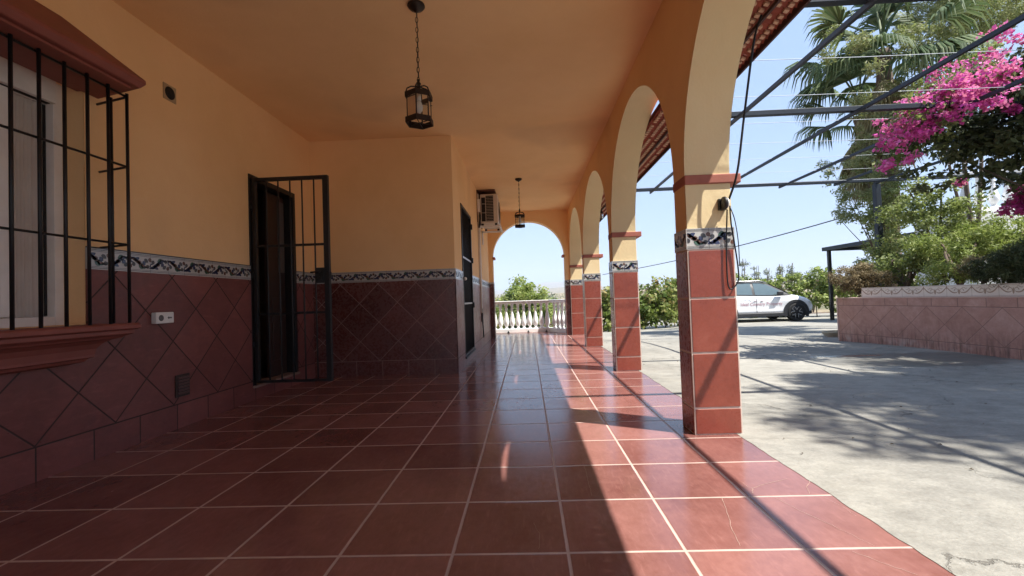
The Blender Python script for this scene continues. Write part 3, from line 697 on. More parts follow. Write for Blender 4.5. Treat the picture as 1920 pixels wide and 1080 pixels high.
# ------------------------------------------------------------------ hanging lanterns
def lantern(loc, label):
    t = thing('hanging_lantern', label, 'lantern', loc, 'lanterns hanging from the veranda ceiling', local=True)
    m = MB(); m.lathe([(.0, 0), (.055, -.002), (.058, -.012), (.045, -.028), (.02, -.04), (.008, -.052), (0, -.054)], n=24); m.build('ceiling_rose', M['bronze'], t)
    ch = MB(); z = -.05; k = 0
    while z > -.50:
        pts = []
        for j in range(13):
            th = 2*math.pi*j/12; a, b = .0085*math.cos(th), .02*math.sin(th)
            pts.append((a, .002, z-.018+b) if k % 2 else (.002, a, z-.018+b))
        ch.tube(pts, .0022, 5, cap=False); z -= .0335; k += 1
    ch.tube([(0, .003, -.05), (.004, -.004, -.2), (-.003, .004, -.35), (0, 0, -.51)], .0018, 5)
    ch.build('chain', M['bronze'], t)
    c = MB(); zt = -.575; zb = -.795; R = .082; n = 6
    c.lathe([(0, -.50), (.007, -.502), (.009, -.52), (.018, -.53), (.010, -.545), (.022, -.553), (.010, -.56), (0, -.562)], n=12)
    hexp = lambda r, z: [(r*math.cos(math.pi/3*(j+.5)), r*math.sin(math.pi/3*(j+.5)), z) for j in range(7)]
    for j in range(6):
        a = math.pi/3*(j+.5); ca, sa = math.cos(a), math.sin(a)
        c.tube([(.012*ca, .012*sa, -.552), (.05*ca, .05*sa, -.557), (.078*ca, .078*sa, -.575), (.086*ca, .086*sa, -.6)], .0045, 6)
        c.tube([(.079*ca, .079*sa, -.6), (.079*ca, .079*sa, -.795)], .0048, 6)
    for (z0, z1, ro, ri) in ((-.600, -.632, .094, .084), (-.765, -.800, .095, .085)):
        for j in range(6):
            o0, o1 = hexp(ro, z0)[j:j+2]; p0, p1 = hexp(ro, z1)[j:j+2]; i0, i1 = hexp(ri, z0)[j:j+2]; q0, q1 = hexp(ri, z1)[j:j+2]
            c.quad(o0, o1, p1, p0); c.quad(i0, q0, q1, i1); c.quad(o0, i0, i1, o1); c.quad(p0, p1, q1, q0)
    for j in range(3):
        a = math.pi/3*(j+.5); c.tube([(.082*math.cos(a), .082*math.sin(a), -.792), (-.082*math.cos(a), -.082*math.sin(a), -.792)], .003, 5)
        c.tube([(.09*math.cos(a), .09*math.sin(a), -.662), (.0, 0, -.662)], .002, 4)
    c.build('cage', M['bronze'], t)
    gl = MB()
    for j in range(6):
        a, b = hexp(.081, -.632)[j:j+2]; d_, e_ = hexp(.081, -.765)[j:j+2]; gl.quad(a, b, e_, d_)
    gl.build('glass', M['glass'], t)
    bu = MB(); bu.lathe([(0, -.60), (.014, -.602), (.015, -.645), (0, -.646)], n=12); bu.build('lamp_holder', M['plastic'], t)
    bu = MB(); bu.lathe([(0.012, -.646), (.018, -.66), (.026, -.685), (.022, -.71), (.010, -.725), (0, -.728)], n=14); bu.build('bulb', simple('bulb_glass', (.75, .74, .70), .2), t)
    return t
lantern((-.666, 2.90, ZC-.001), 'black iron six-sided lantern on a long chain nearest the camera, above the blank wall')
l2 = copy_tree([o for o in sc.objects if o.name == 'hanging_lantern'][0]); l2.location = (-.075, 7.315, ZC-.001)
l2['label'] = 'smaller looking dark lantern on a chain farther down, above the end arch'

# ------------------------------------------------------------------ wall fittings
def socket():
    t = thing('socket', 'white double plastic power socket on the dark tiles between window and gate', 'socket', (XW+D, 3.02, .80))
    b = MB(); b.box(XW+D, 2.945, .765, XW+D+.038, 3.098, .842); b.build('box', M['plastic'], t, bevel=.006)
    b = MB(); X = XW+D+.0385
    b.lathe([(.021, 0), (.021, .001), (.015, .0012)], (X, 2.985, .803), 18, axis='x'); b.box(X, 3.040, .800, X+.002, 3.075, .806); b.box(X, 3.046, .795, X+.0025, 3.052, .811); b.box(X, 3.064, .797, X+.0025, 3.069, .809)
    b.build('outlets', simple('grey_plastic', (.12, .12, .12), .5), t)
socket()
t = thing('wall_vent', 'small square hole vent with dark round opening high on the yellow wall', 'vent', (XW, 3.14, 2.43))
b = MB(); b.box(XW, 3.085, 2.375, XW+.006, 3.20, 2.49); b.build('plate', simple('vent_plate', (.42, .30, .17), .8), t)
b = MB(); b.lathe([(.046, .0065), (.046, .0075), (.0, .0075)], (XW, 3.142, 2.432), 20, axis='x'); b.build('opening', M['dark'], t)
t = thing('floor_vent', 'dark red louvred vent low on the tiled dado', 'vent', (XW+D, 3.2, .3))
b = MB(); b.box(XW+D, 3.14, .225, XW+D+.010, 3.272, .385); b.build('frame', M['darkwood'], t, bevel=.003)
b = MB()
for k in range(6): b.box(XW+D+.010, 3.155, .243+k*.022, XW+D+.018, 3.257, .256+k*.022)
b.build('louvre', simple('vent_louvre', (.10, .045, .04), .5), t)
# air conditioner on its bracket
t = thing('air_conditioner', 'white outdoor air conditioner unit on a wall bracket beyond the closed gate', 'air conditioner', (XC, 8.3, 2.2))
b = MB(); ay0, ay1, az0, az1, axa, axb = 7.95, 8.72, 2.22, 2.74, XC+.06, XC+.37
b.box(axa, ay0, az0, axb, ay1, az1); b.build('case', M['cream'], t, bevel=.012)
b = MB(); b.box(axa+.10, ay0-.004, az0+.03, axb-.075, ay0-.001, az1-.03)
b.build('coil', M['dark'], t); b = MB(); b.lathe([(.20, 0), (.20, .004), (0, .005)], (axb, 8.42, 2.48), 28, axis='x'); b.build('fan_opening', M['dark'], t)
b = MB()
for k in range(16): z = az0+.045+k*.028; b.box(axa+.10, ay0-.008, z, axb-.075, ay0-.004, z+.004)
for z in (az0+.18, az0+.34): b.box(axa+.03, ay0-.008, z, axa+.1, ay0-.002, z+.006)
for k in range(6): b.lathe([(.03*(k+1)+.002, .008), (.03*(k+1)-.002, .011)], (axb, 8.42, 2.48), 28, axis='x')
b.build('grille', M['cream'], t)
b = MB(); b.box(axa+.02, ay0-.003, az0+.03, axa+.09, ay0-.001, az1-.06); b.build('side_slot', M['dark'], t)
b = MB(); b.box(XC+.01, ay0-.03, az0+.2, XC+.058, ay0+.0, az1-.09); b.build('service_cover', M['plastic'], t, bevel=.006)
b = MB()
for y in (ay0+.04, ay1-.08): b.box(XC, y, az0-.07, XC+.42, y+.035, az0-.035); b.box(XC, y, az0-.3, XC+.03, y+.035, az0-.035)
b.box(XC+.38, ay0-.02, az0-.064, XC+.41, ay1, az0-.04); b.build('bracket', M['plastic'], t, bevel=.003)
for x in (XC+.09, XC+.33):
    for y in (ay0+.055, ay1-.06): b = MB(); b.lathe([(.02, 0), (.022, .015), (.02, .034)], (x, y, az0-.035), 12); b.build('rubber_foot', M['cable'], t)
b = MB(); b.box(XC, ay0-.02, az0+.02, XC+.012, ay1+.02, 2.815); b.box(XC, ay0-.02, 2.80, XC+.33, ay1+.02, 2.816); b.build('brown_panels', M['ac_brown'], t)  # thin brown panels behind and above the unit
b = MB(); b.tube([(XC+.05, ay0-.02, az0+.16), (XC+.055, ay0-.05, az0+.08), (XC+.045, ay0-.05, az0+.0), (XC+.03, ay0-.02, az0-.08)], .017, 8); b.build('insulated_pipe', M['cable'], t)
t = thing('cable_trunking', 'cream pipe cover running down the wall below the air conditioner', 'pipe', (XC, 7.98, 0))
b = MB(); b.box(XC, 7.935, .62, XC+.035, 7.985, 2.75); b.build('cover', M['cream'], t, bevel=.004)
b = MB(); b.tube([(XC+.03, 8.02, 2.2), (XC+.028, 8.02, .7)], .012, 8); b.build('pipe', M['plastic'], t)
b = MB(); b.tube([(XC+.03, 8.02, .7), (XC+.03, 8.02, .42), (XC+.04, 8.02, .18)], .012, 8); b.box(XC, 8.04, .55, XC+.04, 8.08, .62); b.build('drain_hose', M['cable'], t)
tag(MB().tube([(XC+.03+.0*math.cos(k), 7.80+.04*math.cos(k*math.pi/8), .52+.05*math.sin(k*math.pi/8)) for k in range(17)], .005, 6).build('wire_loop', M['cable']), 'small loop of black wire on the pale tiles below the air conditioner', 'wire')
# bulkhead lantern outside the third pillar, seen through the arch
t = thing('wall_lantern', 'tiny black wall lantern on the outer face of the arcade, seen through an arch', 'lantern', (1.25, 8.07, 2.3))
b = MB(); b.box(1.25, 8.03, 2.26, 1.27, 8.11, 2.38); b.tube([(1.27, 8.07, 2.36), (1.33, 8.07, 2.40), (1.37, 8.07, 2.38)], .008, 6); b.lathe([(.01, 2.39), (.05, 2.355), (.055, 2.345)], (1.37, 8.07, 0), 8); b.lathe([(.045, 2.23), (.02, 2.21)], (1.37, 8.07, 0), 8)
b.build('bracket', M['bronze'], t); b = MB(); b.lathe([(.046, 2.345), (.042, 2.23)], (1.37, 8.07, 0), 8); b.build('glass', M['wglass'], t)
# cable and round junction box on the nearest pillar
t = thing('cable_box', 'round white cable box on the nearest pillar with its cable loop', 'cable box', (1.19, 2.74, 1.37))
b = MB(); b.lathe([(.032, .0), (.033, .006), (.026, .011), (.0, .012)], (1.200, 2.696, 1.375), 20, axis='x'); b.build('cover', M['plastic'], t)
b = MB(); b.lathe([(.0, -.022), (.038, -.020), (.041, -.008), (.036, 0)], (1.200, 2.696, 1.375), 20, axis='x'); b.box(1.17, 2.72, 1.34, 1.215, 2.741, 1.41); b.build('back_plate', M['cable'], t, bevel=.003)
def smooth_path(pts, n=8):
    P = [Vector(p) for p in pts]; out = []
    for i in range(len(P)-1):
        p0, p1, p2, p3 = P[max(i-1, 0)], P[i], P[i+1], P[min(i+2, len(P)-1)]
        for k in range(n):
            u = k/n; out.append(.5*((2*p1)+(-p0+p2)*u+(2*p0-5*p1+4*p2-p3)*u*u+(-p0+3*p1-3*p2+p3)*u**3))
    out.append(P[-1]); return out
b = MB(); b.tube(smooth_path([(1.222, 2.695, 1.36), (1.232, 2.71, 1.25), (1.250, 2.715, 1.12), (1.262, 2.715, 1.0), (1.262, 2.715, .92), (1.235, 2.715, .875), (1.212, 2.715, .865), (1.200, 2.718, .90), (1.198, 2.718, 1.0), (1.203, 2.718, 1.15), (1.212, 2.71, 1.34)]), .0042, 6)
b.tube(smooth_path([(1.222, 2.70, 1.36), (1.248, 2.70, 1.28), (1.266, 2.705, 1.15), (1.270, 2.71, 1.0)]), .003, 5); b.build('loop', M['cable'], t)
tag(MB().tube(smooth_path([(1.222, 2.70, 1.40), (1.25, 2.64, 1.55), (1.30, 2.62, 1.9), (1.37, 2.62, 2.3), (1.42, 2.62, 2.45)]), .0065, 7).build('supply_cable', M['cable']), 'black cable hanging straight down from the canopy to the nearest pillar', 'cable')

# ------------------------------------------------------------------ pergola
ZB = 2.75
perg = thing('pergola', 'dark blue grey painted metal pergola frame over the patio', 'pergola', (6.45, 8.4, 0))
for y in (3.06, 4.99, 8.4, -.9):
    b = MB(); b.box(1.262, y-.03, ZB+.021, 9.6, y+.03, ZB+.075); b.build('cross_beam', M['beam'], perg, bevel=.003)
for x in (2.375, 3.64, 4.75, 5.75, 6.47, 8.0, 9.3):
    b = MB(); b.box(x-.015, -2.5, ZB-.02, x+.015, 8.45, ZB+.02); b.build('long_beam', M['beam'], perg, bevel=.003)
for x, y in ((6.47, 8.4), (9.3, 8.4), (9.3, 3.06)):
    b = MB(); b.box(x-.045, y-.045, -.1, x+.045, y+.045, ZB-.031); b.build('post', M['beam'], perg, bevel=.003)
for y in (2.4, 3.79, 4.49, 5.2, 5.9, 6.6, 7.35, 8.1):
    z = ZB+.045; b = MB(); b.tube([(1.26+(9.3-1.26)*k/10, y+.006*math.sin(k*2.1+y), z-.045*math.sin(math.pi*k/10)) for k in range(11)], .0028, 5); b.build('wire', M['wire'], perg)

# ------------------------------------------------------------------ planter
base = smooth_path([(5.03, 7.46, 0), (5.20, 6.75, 0), (5.29, 6.1, 0), (5.34, 5.3, 0), (5.33, 4.3, 0), (5.25, 3.2, 0), (5.10, 2.0, 0), (4.9, .5, 0), (4.7, -1.5, 0)], 10)
pl = thing('planter', 'long curved raised planter clad in pinkish diagonal tiles with a cream swag border', 'planter', (5.3, 5, 0))
def wallstrip(path, z0, z1, off, mb, uvs=None, mi=0):
    n = len(path); N = []
    for i in range(n):
        t = (path[min(i+1, n-1)]-path[max(i-1, 0)]).normalized(); N.append(Vector((-t.y, t.x, 0)))   # pointing right (into planter)
    return [path[i]+N[i]*off for i in range(n)]
arcl = [0]
for i in range(1, len(base)): arcl.append(arcl[-1]+(base[i]-base[i-1]).length)
pm = MB(); inner = wallstrip(base, 0, 0, .14, None); UV = {}
ZP = .685
def addwall(mb, path, z0, z1):
    n = len(path); o = len(mb.v)
    mb.add([(p.x, p.y, z0) for p in path]+[(p.x, p.y, z1) for p in path], [(i, i+1, n+i+1, n+i) for i in range(n-1)], 0)
addwall(pm, base, -.05, ZP)
end = [base[0], base[0]+Vector((.5, .25, 0)), base[0]+Vector((1.4, .9, 0)), base[0]+Vector((3.5, 1.3, 0))]
addwall(pm, end, -.05, ZP)
uvc = {}
for i, p in enumerate(base): uvc[(round(p.x, 4), round(p.y, 4))] = arcl[i]
l_ = 0
for i, p in enumerate(end[1:]): l_ -= (end[i+1]-end[i]).length; uvc[(round(p.x, 4), round(p.y, 4))] = l_
pm.build('tile_facing', M['planter'], pl, uv=lambda v: (uvc.get((round(v[0], 4), round(v[1], 4)), 0), v[2]))
cp = MB(); off = [q for q in wallstrip(base, 0, 0, -.006, None)]
inn = wallstrip(base, 0, 0, .20, None)
cp.strip([(p.x, p.y, ZP) for p in off], [(p.x, p.y, ZP) for p in inn]); cp.strip([(p.x, p.y, ZP-.012) for p in off], [(p.x, p.y, ZP) for p in off])
cp.strip([(p.x+.0, p.y, ZP) for p in end], [(p.x-.05, p.y-.2, ZP) for p in end])
cp.box(5.022, 7.452, 0, 5.05, 7.475, ZP+.002)
cp.build('coping', simple('planter_coping', (.55, .38, .32), .75, var=.2, bump=.3), pl)
ft = MB(); fp = wallstrip(base, 0, 0, .10, None)
k0 = next(i for i, a in enumerate(arcl) if a > .28)
fp = fp[k0:]; fal = arcl[k0:]; n = len(fp); zf0, zf1 = ZP, .833; back = wallstrip(base, 0, 0, .22, None)[k0:]
ft.strip([(p.x, p.y, zf0) for p in fp], [(p.x, p.y, zf1) for p in fp]); ft.strip([(p.x, p.y, zf1) for p in fp], [(p.x, p.y, zf1) for p in back])
ft.strip([(p.x, p.y, zf1) for p in back], [(p.x, p.y, zf0) for p in back]); ft.quad(tuple(fp[0])[:2]+(zf0,), tuple(fp[0])[:2]+(zf1,), tuple(back[0])[:2]+(zf1,), tuple(back[0])[:2]+(zf0,))
fx = np.array([p.x for p in fp]); fy = np.array([p.y for p in fp]); fa = np.array(fal)
def FP(u, z): return (float(np.interp(u, fa, fx))-.0025, float(np.interp(u, fa, fy)), z)
def swag(mb, u0, u1, z0, h, per):
    def stroke(pts, ws, mi):
        Ls = []; Rs = []
        for i, (u, v) in enumerate(pts):
            a = pts[max(i-1, 0)]; b = pts[min(i+1, len(pts)-1)]; tx, ty = b[0]-a[0], b[1]-a[1]; l = math.hypot(tx, ty) or 1
            Ls.append(FP(u-ty/l*ws[i], v+tx/l*ws[i])); Rs.append(FP(u+ty/l*ws[i], v-tx/l*ws[i]))
        mb.strip(Ls, Rs, mi)
    u = u0
    while u+per < u1:
        for sg in (1, -1):
            stroke([(u+per/2+sg*per*(.48-.40*t), z0+h*(.80-.42*math.sin(math.pi*t*.5)-.1*math.sin(math.pi*t))) for t in np.linspace(0, 1, 10)], [.0045+.003*math.sin(math.pi*t) for t in np.linspace(0, 1, 10)], 1)
            stroke([(u+per/2+sg*(.03+.028*math.cos(t*4.6)*(1-.5*t)), z0+h*(.5+.22*math.sin(t*4.6)*(1-.5*t))) for t in np.linspace(0, 1, 10)], [.0045*(1-.6*t) for t in np.linspace(0, 1, 10)], 1)
            stroke([(u+per/2+sg*per*(.12+.2*t), z0+h*(.75+.06*math.sin(t*6))) for t in np.linspace(0, 1, 6)], [.003]*6, 1)
        stroke([(u+per/2, z0+h*(.2+.5*t)) for t in (0, .3, .7, 1)], [.002, .011, .008, .002], 1)
        stroke([(u, z0), (u, z0+h)], [.0015]*2, 1); stroke([(u, z0+h*.62), (u, z0+h*.8), (u, z0+h*.95)], [.002, .009, .002], 1)
        u += per
    for zz in (.05, .93): 
        us_ = np.linspace(u0, u1-.01, 80); stroke([(q, z0+h*zz) for q in us_], [.0016]*80, 1)
swag(ft, fal[0]+.01, 8.0, zf0, zf1-zf0, .30)
ft.build('border', [simple('cream_tile', (.74, .69, .62), .35, var=.12), M['f_beige']], pl)
so_ = MB(); inn2 = wallstrip(base, 0, 0, .21, None)
so_.strip([(p.x, p.y, .66) for p in inn2], [(p.x+6.5, p.y+.4, .95) for p in inn2]); so_.build('soil', M['soil'], pl)

# ------------------------------------------------------------------ foliage helpers
def leaf_mesh(name, P, N, size, mat, parent=None, aspect=.55, tint=None, sizes=None):
    "P (n,3) leaf centres; folded diamond leaves, random orientation biased by N"
    n = len(P); u = rng.normal(size=(n, 3)); u /= np.linalg.norm(u, axis=1)[:, None]
    nn = N+rng.normal(size=(n, 3))*.7; nn /= np.linalg.norm(nn, axis=1)[:, None]+1e-9
    u -= nn*(u*nn).sum(1)[:, None]; u /= np.linalg.norm(u, axis=1)[:, None]+1e-9; v = np.cross(nn, u)
    s = (size*(.6+.8*rng.random(n)) if sizes is None else sizes)[:, None]
    a = P-u*s*.5; b = P+v*s*aspect*.5-nn*s*.10; c = P+u*s*.5-nn*s*.12; d = P-v*s*aspect*.5-nn*s*.10
    V = np.stack([a, b, c, d], 1).reshape(-1, 3)
    me = bpy.data.meshes.new(name); me.vertices.add(n*4); me.vertices.foreach_set('co', V.astype(np.float32).ravel())
    me.loops.add(n*6); i4 = np.arange(n)[:, None]*4
    me.loops.foreach_set('vertex_index', np.concatenate([i4+0, i4+1, i4+2, i4+0, i4+2, i4+3], 1).astype(np.int32).ravel())
    me.polygons.add(n*2); me.polygons.foreach_set('loop_start', (np.arange(n*2)*3).astype(np.int32)); me.polygons.foreach_set('loop_total', np.full(n*2, 3, np.int32))
    me.materials.append(mat); at_ = me.attributes.new('tint', 'FLOAT', 'FACE')
    t = rng.random(n) if tint is None else np.clip(tint, 0, 1)
    at_.data.foreach_set('value', np.repeat(t, 2).astype(np.float32)); me.update(calc_edges=True)
    o = bpy.data.objects.new(name, me); col.objects.link(o)
    if parent is not None: attach(o, parent)
    return o
def clumps(specs, per_m2=240, clump=.22, lumps=None, fill=.35):
    "specs: ellipsoids (x,y,z,rx,ry,rz); returns leaf points on many small leaf clumps spread through them, with normals and tint"
    Ps = []; Ns = []; Ts = []
    for (x, y, z, rx, ry, rz) in specs:
        vol = 4/3*math.pi*rx*ry*rz; k = max(4, int(vol*fill/(4/3*math.pi*clump**3)))
        d = rng.normal(size=(k, 3)); d /= np.linalg.norm(d, axis=1)[:, None]; r = rng.random(k)**.38
        C = np.array([x, y, z])+d*r[:, None]*np.array([rx, ry, rz])
        for c, dd in zip(C, d):
            cs = clump*(.6+.9*rng.random()); m = int(4*math.pi*cs*cs*per_m2*.5)+3
            e = rng.normal(size=(m, 3)); e /= np.linalg.norm(e, axis=1)[:, None]
            rr_ = cs*(.3+1.0*rng.random(m)**.8)[:, None]
            Ps.append(c+e*rr_*np.array([1, 1, .75])); Ns.append(e*.8+np.array([0, 0, .5])); Ts.append(np.full(m, rng.random()*.5)+rng.random(m)*.55)
    return np.concatenate(Ps), np.concatenate(Ns), np.concatenate(Ts)
def branches(base, tips, r0, parent, name='trunk', mat=None, sag=.0, wob=.08):
    b = MB(); base = Vector(base)
    for tp, r in tips:
        tp = Vector(tp); m1 = base.lerp(tp, .35)+Vector((random.uniform(-wob, wob), random.uniform(-wob, wob), wob)); m2 = base.lerp(tp, .7)+Vector((random.uniform(-wob, wob), random.uniform(-wob, wob), wob))
        pts = smooth_path([base, m1, m2, tp], 5); k = len(pts); b.tube(pts, [r*(1-.75*i/(k-1)) for i in range(k)], 7)
    return b.build(name, mat or M['bark'], parent)
def plant(name, label, cat, base, specs, size, mat, group=None, per=240, cov=.42, clump=.22, fill=.35, tips=None, r0=.03, aspect=.55, shift=0, leafname='foliage'):
    t = thing(name, label, cat, base, group)
    P, N, T = clumps(specs, cov*2/(size*size*aspect*.5), clump, fill=fill); leaf_mesh(leafname, P, N, size, mat, t, aspect, T+shift)
    if tips is None:
        tips = [((x+random.uniform(-.5, .5)*rx, y+random.uniform(-.5, .5)*ry, z+random.uniform(-.2, .6)*rz), r0) for (x, y, z, rx, ry, rz) in specs for _ in range(2)]
    branches(base, tips, r0, t, 'branches')
    return t
def ell(px, py, Y, w, h, d=None):
    "ellipsoid centred where the photo shows it, w and h given in photo pixels"
    p = at(px, py, Y); k = Y/FOC; return (p.x, p.y, p.z, w*k/2, (d or w*k/2), h*k/2)

# planter tree, loose and light green
tr = plant('tree', 'loose light green tree growing in the planter behind the pergola corner post', 'tree', tuple(at(1775, 530, 7.6)),
   [ell(1650, 400, 9.2, 100, 110, .45), ell(1725, 420, 7.8, 130, 140, .55), ell(1780, 405, 7.5, 110, 110, .5), ell(1710, 480, 7.9, 130, 80, .5), ell(1665, 350, 9.3, 70, 60, .3), ell(1745, 355, 7.7, 90, 60, .4), ell(1660, 460, 9.4, 70, 80, .4)],
   .056, M['leaf'], cov=.36, clump=.11, fill=.30, shift=.15,
   tips=[(tuple(at(1700, 350, 7.7)), .026), (tuple(at(1765, 350, 7.6)), .035), (tuple(at(1820, 400, 7.4)), .022), (tuple(at(1720, 430, 7.5)), .018), (tuple(at(1745, 390, 7.7)), .02)])
plant('tree', 'sparse pale climbing tree with thin drooping twigs left of the pergola corner post', 'tree', tuple(at(1660, 520, 9.3)),
   [ell(1600, 380, 9.2, 90, 70, .35), ell(1585, 420, 9.2, 60, 40, .25), ell(1560, 330, 9.3, 60, 60, .3), ell(1620, 300, 9.3, 70, 120, .4), ell(1660, 330, 9.3, 60, 150, .3), ell(1665, 430, 9.3, 60, 160, .3), ell(1625, 230, 9.3, 50, 90, .3)], .045, M['leafpale'], cov=.36, clump=.10, fill=.2,
   tips=[(tuple(at(1600, 380, 9.2)), .015), (tuple(at(1565, 400, 9.2)), .012), (tuple(at(1560, 320, 9.3)), .012), (tuple(at(1625, 260, 9.3)), .02)])
sh = 'shrubs growing in the planter'
plant('shrub', 'brownish green shrub spilling over the far left end of the planter', 'shrub', tuple(at(1610, 548, 7.6)), [ell(1600, 522, 7.6, 75, 62, .3), ell(1640, 528, 7.5, 60, 40, .3), ell(1660, 515, 8.6, 60, 50, .3)], .032, M['leafdry'], sh, per=420, clump=.075, fill=.8, aspect=.4)
plant('shrub', 'dense mid green shrub behind the pergola post foot', 'shrub', tuple(at(1700, 540, 7.3)), [ell(1705, 505, 7.4, 110, 70, .4), ell(1650, 490, 9.2, 70, 60, .3), ell(1750, 505, 7.0, 80, 70, .35)], .05, M['leaf'], sh, cov=.38, clump=.12, fill=.5, shift=-.08)
plant('shrub', 'yellow green feathery shrub in the middle of the planter', 'shrub', tuple(at(1800, 535, 6.3)), [ell(1800, 500, 6.3, 120, 80, .35), ell(1840, 455, 6.6, 110, 90, .4), ell(1780, 460, 6.9, 100, 90, .4)], .062, M['leafb'], sh, cov=.36, clump=.11, fill=.5, aspect=.25, shift=.0)
plant('shrub', 'tall pale green shrub at the right below the white balustrade', 'shrub', tuple(at(1900, 530, 6.6)), [ell(1880, 445, 7.0, 120, 66, .5), ell(1925, 450, 6.6, 120, 80, .5), ell(1850, 455, 7.3, 120, 80, .5), ell(1960, 440, 6.4, 100, 100, .5)], .058, M['leafb'], sh, cov=.36, clump=.12, fill=.5, aspect=.35, shift=.1)
plant('shrub', 'low dark feathery shrub at the right edge just above the planter border', 'shrub', tuple(at(1895, 530, 5.4)), [ell(1895, 500, 5.4, 120, 70, .35), ell(1945, 490, 5.1, 120, 90, .4)], .035, M['leafd'], sh, per=420, clump=.08, fill=.7, aspect=.22)
plant('shrub', 'small dry straw coloured shrub between the green ones in the planter', 'shrub', tuple(at(1845, 530, 5.9)), [ell(1842, 500, 5.9, 60, 45, .22)], .035, M['leafdry'], sh, per=380, clump=.07, fill=.7, aspect=.2, shift=.2)

# ------------------------------------------------------------------ palm
def fan(mb, tips, o, d, petl, bl, nb=26, spread=2.3, droop=.5, up=Vector((0, 0, 1)), w=.028):
    "one fan leaf: petiole from o along d, then drooping blades"
    d = d.normalized(); side = d.cross(up)
    if side.length < .05: side = Vector((1, 0, 0))
    side.normalize(); nrm = side.cross(d).normalized()
    p1 = o+d*petl*.5+Vector((0, 0, .04*petl)); e = o+d*petl-Vector((0, 0, .10*petl*petl))
    mb.tube([o, p1, e], [.022, .016, .012], 4)
    for i in range(nb):
        a = (i/(nb-1)-.5)*spread*(1+.04*random.uniform(-1, 1)); L_ = bl*(1-.28*abs(a)/(spread/2))*random.uniform(.86, 1.05)
        dd = (d*math.cos(a)+side*math.sin(a)+nrm*.18*math.cos(a*2)).normalized()
        pr = dd.cross(nrm).normalized()
        q0 = e; q1 = e+dd*L_*.5; q2 = q1+dd*L_*.27-Vector((0, 0, droop*L_*.16)); q3 = q2+dd*L_*.15-Vector((0, 0, droop*L_*.34))
        ww = w*bl; j = random.uniform(.7, 1.1)
        o_ = len(mb.v)
        mb.add([q0-pr*ww*.15, q0+pr*ww*.15, q1-pr*ww*j, q1+nrm*ww*.5, q1+pr*ww*j, q2-pr*ww*.6, q2+nrm*ww*.3, q2+pr*ww*.6, q3],
               [(0, 3, 2), (0, 1, 3), (1, 4, 3), (2, 3, 6, 5), (3, 4, 7, 6), (5, 6, 8), (6, 7, 8)], 0)
def tintattr(o, k):
    me = o.data; a = me.attributes.new('tint', 'FLOAT', 'FACE'); n = len(me.polygons)
    a.data.foreach_set('value', np.clip(np.repeat(rng.random(n//k+1), k)[:n]*.8+rng.random(n)*.3, 0, 1).astype(np.float32))
def palm(base, top, label, nf=26, fr=1.0, seedd=1, dead=30):
    random.seed(seedd); t = thing('palm_tree', label, 'palm tree', base)
    base, top = Vector(base), Vector(top); b = MB(); pts = smooth_path([base, base.lerp(top, .5)+Vector((.08, 0, 0)), top], 12); k = len(pts)
    b.tube(pts, [(.13+.03*random.random())*(1.15-.2*i/k) for i in range(k)], 12); b.build('trunk', M['bark'], t)
    for i in range(nf):
        el_ = random.uniform(-.5, 1.15) if i else 1.3; az = i*2.399963; d = Vector((math.cos(az)*math.cos(el_), math.sin(az)*math.cos(el_), math.sin(el_)))
        mb = MB(); fan(mb, None, top+Vector((0, 0, -.1+.3*max(0, el_))), d, fr*random.uniform(.8, 1.15), fr*random.uniform(.85, 1.1), 32, 2.9, 1.2 if el_ < .5 else .7, w=.031)
        o = mb.build('frond', M['palm'], t); tintattr(o, 7)
    for i in range(dead):   # dry skirt hanging round the trunk
        az = i*2.399963+.4; z = -.3-1.1*random.random(); d = Vector((math.cos(az)*.42, math.sin(az)*.42, -1))
        mb = MB(); fan(mb, None, top+Vector((0, 0, z)), d, fr*.35, fr*random.uniform(.7, 1.1), 14, 1.2, .4, up=Vector((math.cos(az), math.sin(az), .3)), w=.035)
        o = mb.build('dry_frond', M['thatch'], t); tintattr(o, 7)
    return t
PY = 9.6
palm(tuple(at(1668, 560, PY+.2)), tuple(at(1655, 95, PY)), 'tall fan palm with drooping green fronds and a dry skirt behind the pergola', 26, .98, 5, 60)
palm(tuple(at(1690, 560, PY+1.4)), tuple(at(1612, 215, PY+.8)), 'smaller fan palm crown leaning left below the tall palm', 15, .82, 9, 26)
random.seed(21)
plant('tree', 'pale yellowish weeping tree hanging behind the top of the palm', 'tree', tuple(at(1830, 480, 11)),
   [ell(1790, 40, 11, 200, 120, .8), ell(1730, 70, 8.9, 80, 130, .4), ell(1840, 20, 10, 160, 120, .8), ell(1700, 150, 8.8, 60, 160, .3), ell(1625, 130, 8.6, 50, 150, .25), ell(1560, 90, 8.8, 50, 110, .2), ell(1640, 330, 10.4, 60, 160, .3), ell(1760, -60, 11, 260, 120, .9)],
   .075, M['leafpale'], cov=.42, clump=.13, fill=.28, aspect=.28, tips=[(tuple(at(1790, 40, 11)), .06), (tuple(at(1720, 60, 10.6)), .04), (tuple(at(1850, 20, 11)), .05)])

